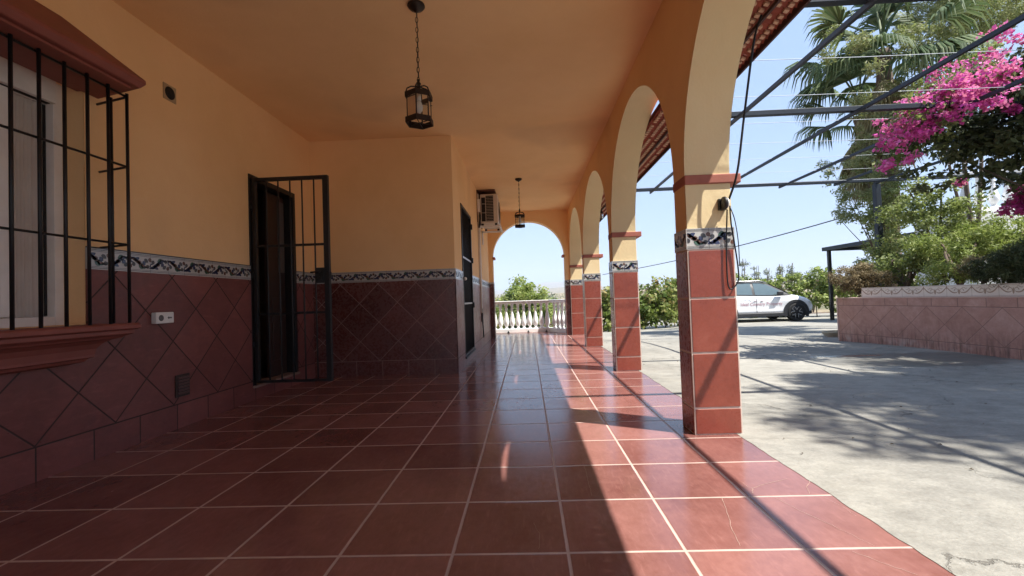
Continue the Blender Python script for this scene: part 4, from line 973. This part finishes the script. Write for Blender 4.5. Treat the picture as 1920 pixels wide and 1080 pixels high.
# ------------------------------------------------------------------ bougainvillea over the pergola
bo = thing('bougainvillea', 'huge bougainvillea with magenta flowers sprawling over the pergola at the upper right', 'bougainvillea', (6.3, 5.2, .7))
specs = [ell(1915, 175, 5.4, 200, 170, .8), ell(1850, 235, 5.5, 220, 120, .8), ell(1760, 250, 5.7, 150, 80, .55), ell(1900, 282, 5.2, 150, 90, .5), ell(1700, 275, 5.9, 90, 65, .35),
         ell(1990, 180, 5.2, 220, 300, 1.0), ell(1830, 180, 6.0, 150, 50, .4), ell(2060, 300, 5.0, 200, 220, .9), ell(1760, 190, 5.9, 130, 60, .45)]
P, N, T = clumps(specs, 520, .15, fill=.30); leaf_mesh('foliage', P, N, .075, M['leafd'], bo, .62, T)
over = [(5.9, 3.5, 3.0, 1.0, .6, .22), (6.8, 2.4, 3.0, 1.1, 1.1, .3), (7.6, 3.6, 3.0, 1.2, 1.4, .35)]
P, N, T = clumps(over, 330, .17, fill=1.0); leaf_mesh('foliage', P, N, .095, M['leafd'], bo, .62, T)
fl_ = [ell(1790, 175, 5.0, 120, 50, .3), ell(1735, 205, 5.15, 110, 60, .3), ell(1840, 150, 4.85, 130, 54, .3), ell(1700, 245, 5.2, 75, 50, .25), ell(1672, 262, 5.4, 50, 55, .22), ell(1825, 190, 4.8, 120, 40, .25),
       ell(1880, 62, 5.2, 60, 30, .2), ell(1765, 155, 5.3, 60, 34, .2), ell(1668, 308, 5.4, 22, 22, .1), ell(1708, 300, 5.2, 46, 18, .12), ell(1690, 225, 5.4, 90, 34, .25), ell(1770, 125, 5.4, 80, 26, .2),
       ell(1905, 80, 5.0, 50, 34, .2), ell(1850, 112, 5.1, 80, 26, .2), ell(1750, 245, 5.0, 60, 18, .15), ell(1880, 150, 4.8, 50, 30, .2), ell(1800, 212, 4.8, 60, 14, .12)]
P, N, T = clumps(fl_, 760, .055, fill=.36); leaf_mesh('flowers', P, N, .040, M['pink'], bo, .8, T)
fl2 = [ell(1908, 385, 5.6, 40, 36, .16), ell(1895, 205, 5.0, 14, 12, .06), ell(1800, 345, 6.4, 30, 12, .1), ell(1755, 232, 5.2, 20, 14, .08), ell(1930, 370, 5.6, 60, 60, .2)]
P, N, T = clumps(fl2, 900, .05, fill=.8); leaf_mesh('flowers', P, N, .045, M['pink'], bo, .8, T*.5)
P, N, T = clumps([ell(1830, 120, 5.9, 90, 40, .3), ell(1870, 100, 6.0, 70, 40, .3), ell(1690, 300, 5.8, 80, 40, .25), ell(1745, 265, 5.6, 110, 30, .3), ell(1820, 165, 5.2, 240, 70, .4), ell(1735, 215, 5.2, 120, 70, .35)], 700, .07, fill=.34); leaf_mesh('foliage', P, N, .05, M['leaf'], bo, .6, T)
# hanging sprays under the frame
sp_ = []
for px, py, l_ in ((1780, 330, 40), (1815, 340, 60), (1850, 335, 30), (1700, 325, 30), (1745, 320, 34), (1730, 350, 20)): sp_.append(ell(px, py, 5.6, 30, l_, .1))
P, N, T = clumps(sp_, 500, .06, fill=.5); leaf_mesh('foliage', P, N, .06, M['leafd'], bo, .65, T+.1)
bt_ = (6.9, 4.6, .75)
branches(bt_, [((6.5, 5.2, 2.9), .045), ((5.6, 5.6, 3.0), .03), ((7.0, 3.2, 2.95), .04), ((6.0, 2.0, 2.95), .03), (tuple(at(1720, 260, 5.8)), .018), (tuple(at(1850, 180, 5.5)), .03)], .05, bo, 'trunk')

random.seed(33)
plant('tree', 'tall leafy tree beside the patio whose crown shades the concrete', 'tree', (9.0, .1, 0),
   [(7.6, .9, 8.6, 1.0, .9, .9), (8.4, 1.1, 9.2, 1.2, 1.0, 1.0), (7.9, .2, 8.4, 1.0, .8, .7), (9.2, 1.7, 9.0, 1.2, .9, .9), (6.9, .3, 8.4, .7, .6, .5), (8.9, .3, 9.2, 1.1, .9, .9), (10.0, 2.6, 8.6, 1.0, .9, .8)], .10, M['leaf'], cov=.42, clump=.2, fill=.55,
   tips=[((7.6, .9, 8.4), .07), ((8.4, 1.1, 9.2), .09), ((9.3, 1.7, 8.8), .07), ((9.9, 2.5, 8.4), .05), ((7.1, .3, 8.2), .04)])
# ------------------------------------------------------------------ upper terrace and its balustrade
tg = MB(); tg.box(11.0, 11.3, .3, 20, 13, 2.60); struct('upper_terrace', tg, simple('terrace_whitewash', (.62, .62, .60), .8))
def baluster_profile(h, s=1.0):
    return [(.046*s, 0), (.046*s, .03*h), (.030*s, .05*h), (.030*s, .08*h), (.045*s, .12*h), (.066*s, .22*h), (.062*s, .33*h), (.040*s, .52*h), (.026*s, .68*h), (.024*s, .74*h), (.034*s, .77*h), (.034*s, .80*h), (.026*s, .83*h), (.030*s, .90*h), (.044*s, .97*h), (.046*s, h)]
def balustrade(label, segs, z0, zt, step, posts, s=1.0):
    a0 = segs[0][0]; t = thing('balustrade', label, 'balustrade', (a0[0], a0[1], z0))
    rail = MB(); foot = MB()
    for (ax, ay), (bx, by) in segs:
        A, B = Vector((ax, ay, 0)), Vector((bx, by, 0)); d = (B-A).normalized(); nn = Vector((-d.y, d.x, 0)); L = (B-A).length
        for mb, za, zb, hw in ((rail, zt-.075, zt-.02, .075), (rail, zt-.02, zt, .09), (foot, z0, z0+.10, .085)):
            c = [A-d*.06-nn*hw, B+d*.06-nn*hw, B+d*.06+nn*hw, A-d*.06+nn*hw]
            mb.add([(p.x, p.y, za) for p in c]+[(p.x, p.y, zb) for p in c], [(3, 2, 1, 0), (4, 5, 6, 7), (0, 1, 5, 4), (1, 2, 6, 5), (2, 3, 7, 6), (3, 0, 4, 7)])
        n = int(L/step)
        for k in range(n):
            p = A+d*(L*(k+.5)/n); b = MB(); h = zt-.075-z0-.10
            b.lathe([(r, z0+.10+q) for r, q in baluster_profile(h, s)], (p.x, p.y, 0), 14); b.build('baluster', M['white'], t)
    rail.build('rail', M['white'], t, bevel=.01); foot.build('base', M['white'], t, bevel=.006)
    for x, y in posts: b = MB(); b.box(x-.07, y-.07, z0, x+.07, y+.07, zt-.02); b.build('post', M['white'], t, bevel=.006)
    return t
balustrade('white stone balustrade closing the far end of the veranda terrace', [((-1.5, 11.42), (.56, 11.32)), ((.62, 11.25), (1.06, 10.55))], 0, .80, .142, [])
balustrade('white balustrade on the upper terrace half hidden by leaves at the right edge', [((10.9, 11.6), (16.5, 10.9))], 2.62, 3.62, .3, [], 1.7)
# drain spouts
for x, lb in ((-.50, 'leftmost tiny dark drain cap at the foot of the far balustrade'), (.0, 'middle tiny dark drain cap at the foot of the far balustrade'), (.45, 'rightmost tiny dark drain cap by the corner of the far balustrade')):
    sp = MB(); sp.add([(x-.03, 11.22, 0.002), (x+.03, 11.22, .002), (x, 11.225, .06), (x-.03, 11.3, .002), (x+.03, 11.3, .002), (x, 11.3, .06)], [(0, 1, 2), (3, 5, 4), (0, 2, 5, 3), (1, 4, 5, 2), (0, 3, 4, 1)])
    tag(sp.build('drain_cap', M['iron']), lb, 'drain', 'drain caps along the far balustrade')

# ------------------------------------------------------------------ far garden
tb = tuple(at(985, 640, 24)); 
plant('tree', 'bright green leafy tree beyond the end arch, rising over the balustrade', 'tree', (tb[0], 24, -3.5),
   [ell(985, 556, 24, 90, 40, 1.4), ell(968, 585, 24, 90, 50, 1.4), ell(1005, 585, 24, 80, 50, 1.4), ell(983, 536, 24, 50, 26, .8), ell(985, 610, 24, 110, 60, 1.5), ell(958, 568, 24.5, 40, 30, .9)], .15, M['leafb'], per=22, clump=.26, fill=.8, aspect=.6,
   tips=[(tuple(at(985, 545, 24)), .1), (tuple(at(950, 580, 24)), .06), (tuple(at(1020, 580, 24)), .06)])
plant('tree', 'dull grey green olive tree behind the bright tree past the end arch', 'tree', tuple(at(1035, 640, 34)), [ell(1030, 575, 34, 60, 60, 1.5), ell(948, 575, 36, 60, 50, 1.5), ell(1050, 595, 30, 50, 50, 1.2)], .2, M['olive'], per=12, clump=.5, fill=.6, aspect=.3)
plant('tree', 'small low green bush just left of the far balustrade corner', 'bush', tuple(at(940, 640, 16)), [ell(925, 600, 16, 60, 50, .6), ell(1045, 610, 16, 40, 50, .4)], .09, M['leafv'], per=50, clump=.2, fill=.5)

# grape vine hedges behind the car
hv = 'vine hedges along the far side of the patio'
def hedge(label, pts, Y0, mat, h_, wid=.45, per=42, size=.12, hfill=.45):
    t = thing('vine_hedge', label, 'hedge', tuple(pts[0][:2])+(gz(pts[0][1]),), hv); sp = []
    n = 12 if len(pts) < 3 else 18; path = smooth_path([Vector((p[0], p[1], gz(p[1]))) for p in pts], max(2, n//(len(pts)-1)))
    for i, p in enumerate(path):
        hh = h_*(.82+.35*noise.noise(Vector((i*.7+Y0, 2.2, 1)))); sp.append((p.x, p.y, p.z+hh*.5, .45, wid, hh*.5))
    P, N, T = clumps(sp, 2.2*.42/(size*size*.85*.5)*.8, .18, fill=hfill); leaf_mesh('foliage', P, N, size, mat, t, .85, T)
    branches(path[0], [((p.x, p.y, p.z+h_*.7), .03) for p in path[::3]], .03, t, 'stems'); 
    b = MB()
    for p in path[::2]: b.tube([p, p+Vector((random.uniform(-.1, .1), 0, h_*.6))], .02, 5)
    b.build('stems', M['bark'], t); return t
hedge('vine hedge with yellowing leaves seen between the two nearest pillars', [(2.2, 13.6), (3.4, 14.6), (4.6, 15.2), (5.8, 16.5)], 1, M['leafv'], 1.9)
hedge('long green vine hedge running behind the white car', [(6.0, 20.5), (8.5, 20.3), (11.2, 20.0), (13.8, 19.6), (17, 19.2)], 4, M['leafb'], 2.35, hfill=.9)
LBS = ['widest grey green spindly tree behind the car, beside the nearest pillar', 'grey green spindly tree above the rear side window of the car', 'grey green spindly tree above the front side window of the car',
       'grey green spindly tree above the windscreen of the car', 'narrow grey green spindly tree above the bonnet of the car', 'shortest spindly tree, rightmost of the row behind the car', 'leftmost spindly tree, half hidden by the nearest pillar']
for i, (px, py, Y, w_, h_) in enumerate(((1395, 515, 30, 26, 60), (1418, 520, 30, 22, 44), (1440, 522, 31, 20, 40), (1462, 518, 30, 16, 46), (1482, 516, 30, 14, 46), (1497, 524, 31, 12, 30), (1380, 520, 30, 16, 40))):
    b0 = at(px, 580, Y); t = thing('slender_tree', LBS[i], 'tree', tuple(b0), 'spindly trees behind the car')
    sp = [ell(px+random.uniform(-3, 3), py+h_*(.5-k/4), Y, w_*(1-.2*k), h_*.4, w_*Y/FOC*.4) for k in range(4)]
    P, N, T = clumps(sp, 260, .15, fill=.2); leaf_mesh('foliage', P, N, .13, M['olive'], t, .3, T)
    branches(b0, [(tuple(at(px+random.uniform(-5, 5), py-h_*.5, Y)), .04) for _ in range(3)], .04, t, 'trunk')
for j, (px, py, Y, w_, h_, lb, mt) in enumerate(((1585, 520, 26, 80, 40, 'dry brownish bushy tree behind the carport post', 'leafdry'), (1525, 522, 40, 40, 22, 'distant dark rounded tree right of the spindly trees', 'olive'), (1245, 550, 34, 60, 26, 'distant grey green bush above the vine hedge between pillars', 'olive'))):
    plant('tree', lb, 'tree', tuple(at(px, 590, Y)), [ell(px, py, Y, w_, h_), ell(px-w_*.3, py+10, Y, w_*.6, h_*.8), ell(px+w_*.3, py+8, Y, w_*.6, h_*.8)], .18, M[mt], per=16, clump=.4, fill=.6)

# ------------------------------------------------------------------ carport
ct = thing('carport', 'dark flat metal carport roof on a thin post beyond the car', 'carport', (11.3, 17.3, -.352))
b = MB(); zr = at(1540, 470, 17.3).z
for x, y in ((11.38, 17.2), (11.38, 12.5), (16.5, 17.2), (16.5, 12.5)):
    q = MB(); q.box(x-.05, y-.05, gz(y), x+.05, y+.05, zr-.02); q.build('post', M['iron'], ct)
b.box(11.25, 12.3, zr-.02, 11.33, 17.4, zr+.12); b.box(16.5, 12.3, zr-.02, 16.58, 17.4, zr+.12); b.box(11.33, 17.3, zr-.02, 16.5, 17.4, zr+.10); b.box(11.33, 12.3, zr-.02, 16.5, 12.4, zr+.10)
b.build('frame', M['beam'], ct, bevel=.008)
b = MB()
for k in range(26): x = 11.33+k*.2; b.box(x, 12.4, zr+.10, x+.17, 17.3, zr+.125)
b.box(11.33, 12.4, zr+.085, 16.5, 17.3, zr+.0995); b.build('roof_sheet', M['beam'], ct)

# ------------------------------------------------------------------ overhead cable and hose
A = at(1130, 515, 26); B = at(1290, 483, 21); C_ = at(1600, 402, 12)
pts = [(1-t)**2*A+2*t*(1-t)*(at(1330, 482, 17.5))+t*t*C_ for t in np.linspace(0, 1, 24)]
tag(MB().tube(pts, .016, 5).build('overhead_cable', M['cable']), 'thin overhead cable crossing the sky from the arches to the planter tree', 'cable')
hs = MB()
for k in range(5):
    r = .20+.012*k; hs.tube([(5.60+r*math.cos(t), 8.35+r*.9*math.sin(t), gz(8.3)+.015+.018*k+.006*math.sin(3*t)) for t in np.linspace(0, 2*math.pi, 30)], .011, 6)
tag(hs.build('hose_coil', M['hose']), 'coiled pale garden hose on the ground at the far end of the planter', 'hose')
# stones and leaf litter
lt = MB()
for k in range(240):
    x, y = random.uniform(1.3, 5.1), random.uniform(1.2, 9)
    s = random.uniform(.004, .012); h = random.random()*6.28
    lt.add([(x+s*math.cos(h), y+s*math.sin(h), gz(y)+.002), (x-s*.5*math.sin(h), y+s*.5*math.cos(h), gz(y)+.004+s*.3), (x-s*math.cos(h), y-s*math.sin(h), gz(y)+.002), (x+s*.5*math.sin(h), y-s*.5*math.cos(h), gz(y)+.004+s*.3)], [(0, 1, 2, 3)])
tag(lt.build('leaf_litter', M['leafdry']), 'scattered tiny dry leaf crumbs on the concrete', 'litter', kind='stuff')

# ------------------------------------------------------------------ car (nose towards +x)
XN = 10.92; YN = 17.28; ZG = gz(17.5)
car = thing('parked_car', 'white compact crossover car with black wheel arches and pink door lettering, parked by the vines', 'car', (XN-2.1, YN+.88, ZG))
def cx(q): return XN-4.2+q     # q: 0 tail .. 4.2 nose
def interp(tab, q):
    xs_, vs_ = zip(*tab); return float(np.interp(q, xs_, vs_))
belt = [(0, .98), (.3, 1.06), (1.2, 1.05), (2.2, 1.0), (3.0, .99), (3.25, 1.0), (3.6, .96), (3.9, .88), (4.08, .76), (4.2, .60)]
hw = [(0, .74), (.15, .84), (.6, .90), (1.1, .885), (2.4, .875), (3.0, .885), (3.45, .905), (3.8, .86), (4.05, .76), (4.2, .60)]
low = [(0, .42), (.25, .28), (.5, .24), (3.7, .22), (3.95, .26), (4.2, .42)]
qs = [0, .08, .2, .4, .7, 1.0, 1.4, 1.8, 2.2, 2.6, 2.9, 3.1, 3.3, 3.5, 3.7, 3.85, 3.97, 4.07, 4.15, 4.2]
YM = YN+.90
def body():
    vs = []; fs = []; 
    for q in qs:
        b_, w_, l_ = interp(belt, q), interp(hw, q), interp(low, q)
        half = [(w_*.90, l_), (w_*.985, l_+(b_-l_)*.16), (w_*.955, l_+(b_-l_)*.36), (w_*.985, l_+(b_-l_)*.62), (w_*1.0, l_+(b_-l_)*.80), (w_*.95, l_+(b_-l_)*.93), (w_*.86, b_), (w_*.5, b_+.035), (0, b_+.045)]
        ring = [(-a, z) for a, z in half]+[(a, z) for a, z in reversed(half[:-1])]
        vs += [(cx(q), YM+a, ZG+z) for a, z in ring]
    n = 17
    for i in range(len(qs)-1):
        for j in range(n-1): fs.append((i*n+j, i*n+j+1, (i+1)*n+j+1, (i+1)*n+j))
        fs.append((i*n+n-1, i*n, (i+1)*n, (i+1)*n+n-1))
    fs += [tuple(range(n)), tuple((len(qs)-1)*n+j for j in range(n-1, -1, -1))]
    m = MB(); m.add(vs, fs, 0, True); o = m.build('body', M['car'], car)
    s = o.modifiers.new('sub', 'SUBSURF'); s.levels = 1; s.render_levels = 1; return o
bod = body()
roof = [(.35, 1.12), (.65, 1.40), (1.1, 1.52), (1.7, 1.56), (2.2, 1.55), (2.55, 1.47), (2.95, 1.24), (3.28, 1.02)]
def cabin():
    vs = []; fs = []
    Q = [.12, .35, .65, 1.1, 1.7, 2.2, 2.55, 2.95, 3.28]; rt = [(.12, 1.04)]+roof
    for q in Q:
        zr_ = interp(rt, q); b_ = interp(belt, q)-.01; wt = .80-.22*(zr_-b_)/.52; wb = .80
        half = [(wb, b_), ((wb+wt)/2+.02, (b_+zr_)/2), (wt, zr_-.035), (wt*.85, zr_-.008), (wt*.4, zr_+.005), (0, zr_+.008)]
        ring = [(-a, z) for a, z in half]+[(a, z) for a, z in reversed(half[:-1])]
        vs += [(cx(q), YM+a, ZG+z) for a, z in ring]
    n = 11
    for i in range(len(Q)-1):
        for j in range(n-1): fs.append((i*n+j, i*n+j+1, (i+1)*n+j+1, (i+1)*n+j))
    fs.append(tuple(range(n)))
    m = MB(); m.add(vs, fs, 0, True); return m.build('cabin', M['cladding'], car)
cabin()
def sidept(q, z, out=.006):
    b_ = interp(belt, q)-.01; zr_ = interp([(.12, 1.04)]+roof, q); wt = .80-.22*(zr_-b_)/.52; t = (z-b_)/max(.05, zr_-b_)
    a = .80+((.80+wt)/2+.02-.80)*min(1, t*2) if t < .5 else ((.80+wt)/2+.02)+(wt-(.80+wt)/2-.02)*(t-.5)*2
    return a+out
for sgn in (-1, 1):
    for q0, q1 in ((1.02, 1.86), (1.96, 3.02)):
        m = MB(); nn = 12; L = []; Rr = []
        for i in range(nn+1):
            q = q0+(q1-q0)*i/nn; zb_ = interp(belt, q)+.015; zt_ = max(zb_+.01, interp(roof, q)-.075-(.0 if q < 2.5 else .03))
            if q0 < 1.5 and i == 0: zt_ -= .02
            L.append([(cx(q), YM+sgn*sidept(q, zb_+(zt_-zb_)*k/4), ZG+zb_+(zt_-zb_)*k/4) for k in range(5)])
        vs = [p for r_ in L for p in r_]; m.add(vs, [(i*5+k, i*5+k+1, (i+1)*5+k+1, (i+1)*5+k) for i in range(nn) for k in range(4)], 0, True)
        m.build('side_window', M['carglass'], car)
m = MB(); m.add([(cx(2.62), YM-.56, ZG+1.455), (cx(2.62), YM+.56, ZG+1.455), (cx(3.26), YM+.72, ZG+1.055), (cx(3.26), YM-.72, ZG+1.055)], [(0, 1, 2, 3)]); m.build('windscreen', M['carglass'], car)
m = MB(); m.add([(cx(q), YM+a, ZG+interp(roof, q)+.016) for q in (.95, 1.7, 2.2, 2.5) for a in (-.50, .50)], [(0, 1, 3, 2), (2, 3, 5, 4), (4, 5, 7, 6)]); m.build('roof_panel', M['cladding'], car)
for s_ in (-1, 1): m = MB(); m.tube([(cx(.8), YM+s_*.60, ZG+1.46), (cx(1.3), YM+s_*.61, ZG+1.575), (cx(2.2), YM+s_*.61, ZG+1.575), (cx(2.45), YM+s_*.62, ZG+1.50)], .016, 6); m.build('roof_rail', M['silver'], car)
WR = .345; WQ = (.78, 3.42)
def wheel(q, side):
    yo = YM+side*.90; m = MB(); c = (cx(q), yo, ZG+WR); s = side
    m.lathe([(WR*.66, s*-.002), (WR*.72, s*.006), (WR*.93, s*.004), (WR, s*-.03), (WR, s*-.19), (WR*.9, s*-.22), (.1, s*-.22)], c, 36, axis='y'); wo = m.build('wheel', M['tyre'], car)
    m = MB(); m.lathe([(WR*.69, s*.0), (WR*.66, s*-.004), (WR*.64, s*-.05), (.04, s*-.055)], c, 36, axis='y')
    for k in range(5):
        a = 2*math.pi*k/5+.3
        for da in (-.22, .22):
            p0 = Vector((c[0]+.04*math.cos(a), yo-s*.01, c[2]+.04*math.sin(a))); p1 = Vector((c[0]+WR*.42*math.cos(a+da*.6), yo-s*.012, c[2]+WR*.42*math.sin(a+da*.6))); p2 = Vector((c[0]+WR*.66*math.cos(a+da*1.7), yo-s*.006, c[2]+WR*.66*math.sin(a+da*1.7)))
            m.tube([p0, p1, p2], [.016, .014, .016], 4)
    m.lathe([(.045, s*-.006), (.03, s*-.002), (0, s*-.001)], c, 14, axis='y'); m.build('rim', M['cladding'], wo)
    m = MB()
    for k in range(5):
        a = 2*math.pi*k/5+.3
        for da in (-.30, .30):
            pts = [(c[0]+WR*r_*math.cos(a+dd*da), yo+s*.0015, c[2]+WR*r_*math.sin(a+dd*da)) for r_, dd in ((.24, .35), (.44, .75), (.62, 1.25), (.62, .55))]
            m.tube(pts[:3], .0085, 4); 
    m.build('spoke_edge', M['silver'], wo)
    ar = MB(); n = 20; Ri, Ro = WR+.035, WR+.125
    A0, A1 = rad(-22), rad(202)
    ip = [(cx(q)+Ri*math.cos(A0+(A1-A0)*i/n), ZG+WR+Ri*math.sin(A0+(A1-A0)*i/n)) for i in range(n+1)]; op = [(cx(q)+Ro*math.cos(A0+(A1-A0)*i/n), ZG+WR+Ro*math.sin(A0+(A1-A0)*i/n)) for i in range(n+1)]
    yf = YM+side*.905; yb = YM+side*.70
    ar.strip([(x, yf, z) for x, z in ip], [(x, yf+side*-.004, z) for x, z in op]); ar.strip([(x, yf-side*.004, z) for x, z in op], [(x, yb, z) for x, z in op], 0, True); ar.strip([(x, yf, z) for x, z in ip], [(x, yb, z) for x, z in ip], 0, True)
    ar.strip([(x, yf-side*.012, z) for x, z in ip], [(cx(q), yf-side*.012, ZG+WR)]*1*(n+1)) if False else None
    ar.lathe([(Ri+.01, side*-.0), (0, side*-.001)], (cx(q), YM+side*.893, ZG+WR+.015), 30, axis='y') if False else None
    wb_ = [(cx(q), YM+side*.889, ZG+WR-.05)]+[(x, YM+side*.889, z) for x, z in ip]
    ar.add(wb_, [(0, i, i+1) for i in range(1, n+1)])
    ar.build('wheel_arch', M['cladding'], car)
for q in WQ:
    for s_ in (-1, 1): wheel(q, s_)
for s_ in (-1, 1):
    m = MB(); m.add([(cx(q), YM+s_*y, ZG+z) for q in (1.15, 3.0) for y, z in ((.80, .19), (.895, .21), (.90, .33), (.85, .36))], [(0, 1, 5, 4), (1, 2, 6, 5), (2, 3, 7, 6), (0, 4, 7, 3), (0, 3, 2, 1), (4, 5, 6, 7)])
    m.build('sill_cladding', M['cladding'], car, bevel=.01)
    m = MB(); m.lathe([(0, 0)], (0, 0, 0), 3) if False else None
    m.add([(cx(q), YM+s_*y, ZG+z) for q, y, z in ((2.70, .86, .97), (2.95, .86, .98), (2.98, .86, 1.12), (2.74, .86, 1.14), (2.68, 1.0, .99), (2.90, 1.0, 1.0), (2.92, 1.0, 1.13), (2.70, 1.0, 1.15))], [(0, 1, 2, 3), (7, 6, 5, 4), (0, 4, 5, 1), (1, 5, 6, 2), (2, 6, 7, 3), (3, 7, 4, 0)])
    o = m.build('mirror', M['cladding'], car); sb = o.modifiers.new('s', 'BEVEL'); sb.width = .03; sb.segments = 3
    m = MB()
    for q in (1.95,):
        pts = [(cx(q+.02), YM+s_*(interp(hw, q)*k), ZG+z) for k, z in ((.985, .36), (.965, .50), (.988, .72), (1.003, .86), (.96, .965))]; m.tube(pts, .0045, 4)
    m.build('door_seam', M['cladding'], car)
    m = MB()
    for q in (1.86, 2.12): m.box(cx(q), YM+s_*.875-.012, ZG+.80, cx(q)+.09, YM+s_*.875+.012, ZG+.818)
    m.build('door_handle', M['decal'], car)
m = MB(); m.add([(cx(4.02), YM-.80, ZG+.66), (cx(4.16), YM-.62, ZG+.62), (cx(4.14), YM-.62, ZG+.72), (cx(3.98), YM-.79, ZG+.75)], [(0, 1, 2, 3)]); m.build('headlight', M['silver'], car)
m = MB(); m.add([(cx(4.02), YM+.80, ZG+.66), (cx(4.16), YM+.62, ZG+.62), (cx(4.14), YM+.62, ZG+.72), (cx(3.98), YM+.79, ZG+.75)], [(3, 2, 1, 0)]); m.build('headlight', M['silver'], car)
m = MB(); m.box(cx(3.9), YM-.6, ZG+.24, cx(4.19), YM+.6, ZG+.40); m.build('bumper', M['cladding'], car, bevel=.05)
# lettering along the doors
def text(s, size, x, y, z, mat, parent, name='lettering', sx=1.0):
    cu_ = bpy.data.curves.new('t', 'FONT'); cu_.body = s; cu_.size = size; cu_.extrude = .0015; cu_.offset = .0005; cu_.resolution_u = 3
    to = bpy.data.objects.new('t', cu_); col.objects.link(to); bpy.context.view_layer.update()
    me = bpy.data.meshes.new_from_object(to.evaluated_get(bpy.context.evaluated_depsgraph_get())); bpy.data.objects.remove(to); me.materials.clear(); me.materials.append(mat)
    w_ = max(v.co.x for v in me.vertices)
    from mathutils.bvhtree import BVHTree      # lay the letters on the door skin
    dg = bpy.context.evaluated_depsgraph_get(); bme = bod.evaluated_get(dg).to_mesh(); mw = bod.matrix_world
    bvh = BVHTree.FromPolygons([mw @ v.co for v in bme.vertices], [tuple(p.vertices) for p in bme.polygons])
    for v in me.vertices:
        X_, Z_, dz_ = x+v.co.x*sx, z+v.co.y, v.co.z
        hit = bvh.ray_cast(Vector((X_, y-1, Z_)), Vector((0, 1, 0)))[0]; v.co = Vector((X_, (hit.y if hit else y)-.003-dz_, Z_))
    o = bpy.data.objects.new(name, me); col.objects.link(o); attach(o, parent); return w_*sx
p0 = at(1389, 575, YN+.02)
tw = text('Ideal Country Property', .17, p0.x, YM-.882, ZG+.63, M['decal'], car, sx=.97)
m = MB(); lx = p0.x
m.tube([(lx+.02, YM-.872, ZG+.80), (lx+.13, YM-.872, ZG+.88), (lx+.19, YM-.872, ZG+.84), (lx+.27, YM-.872, ZG+.89), (lx+.40, YM-.872, ZG+.80)], .006, 4); m.build('door_logo', M['decal2'], car)
print('text width', tw, 'objects', len(sc.objects))

# ------------------------------------------------------------------ haze in the valley
hz = MB(); hz.box(-7000, -7000, -60, 7000, 7000, 420)
hm = bpy.data.materials.new('haze'); hm.use_nodes = True; ht = hm.node_tree; ht.nodes.clear()
pv = ht.nodes.new('ShaderNodeVolumePrincipled'); pv.inputs['Color'].default_value = (.80, .88, 1, 1); pv.inputs['Density'].default_value = .00022
ho = ht.nodes.new('ShaderNodeOutputMaterial'); ht.links.new(pv.outputs[0], ho.inputs['Volume'])
tag(hz.build('haze', hm), 'pale blue haze over the far hills', 'haze', kind='stuff')
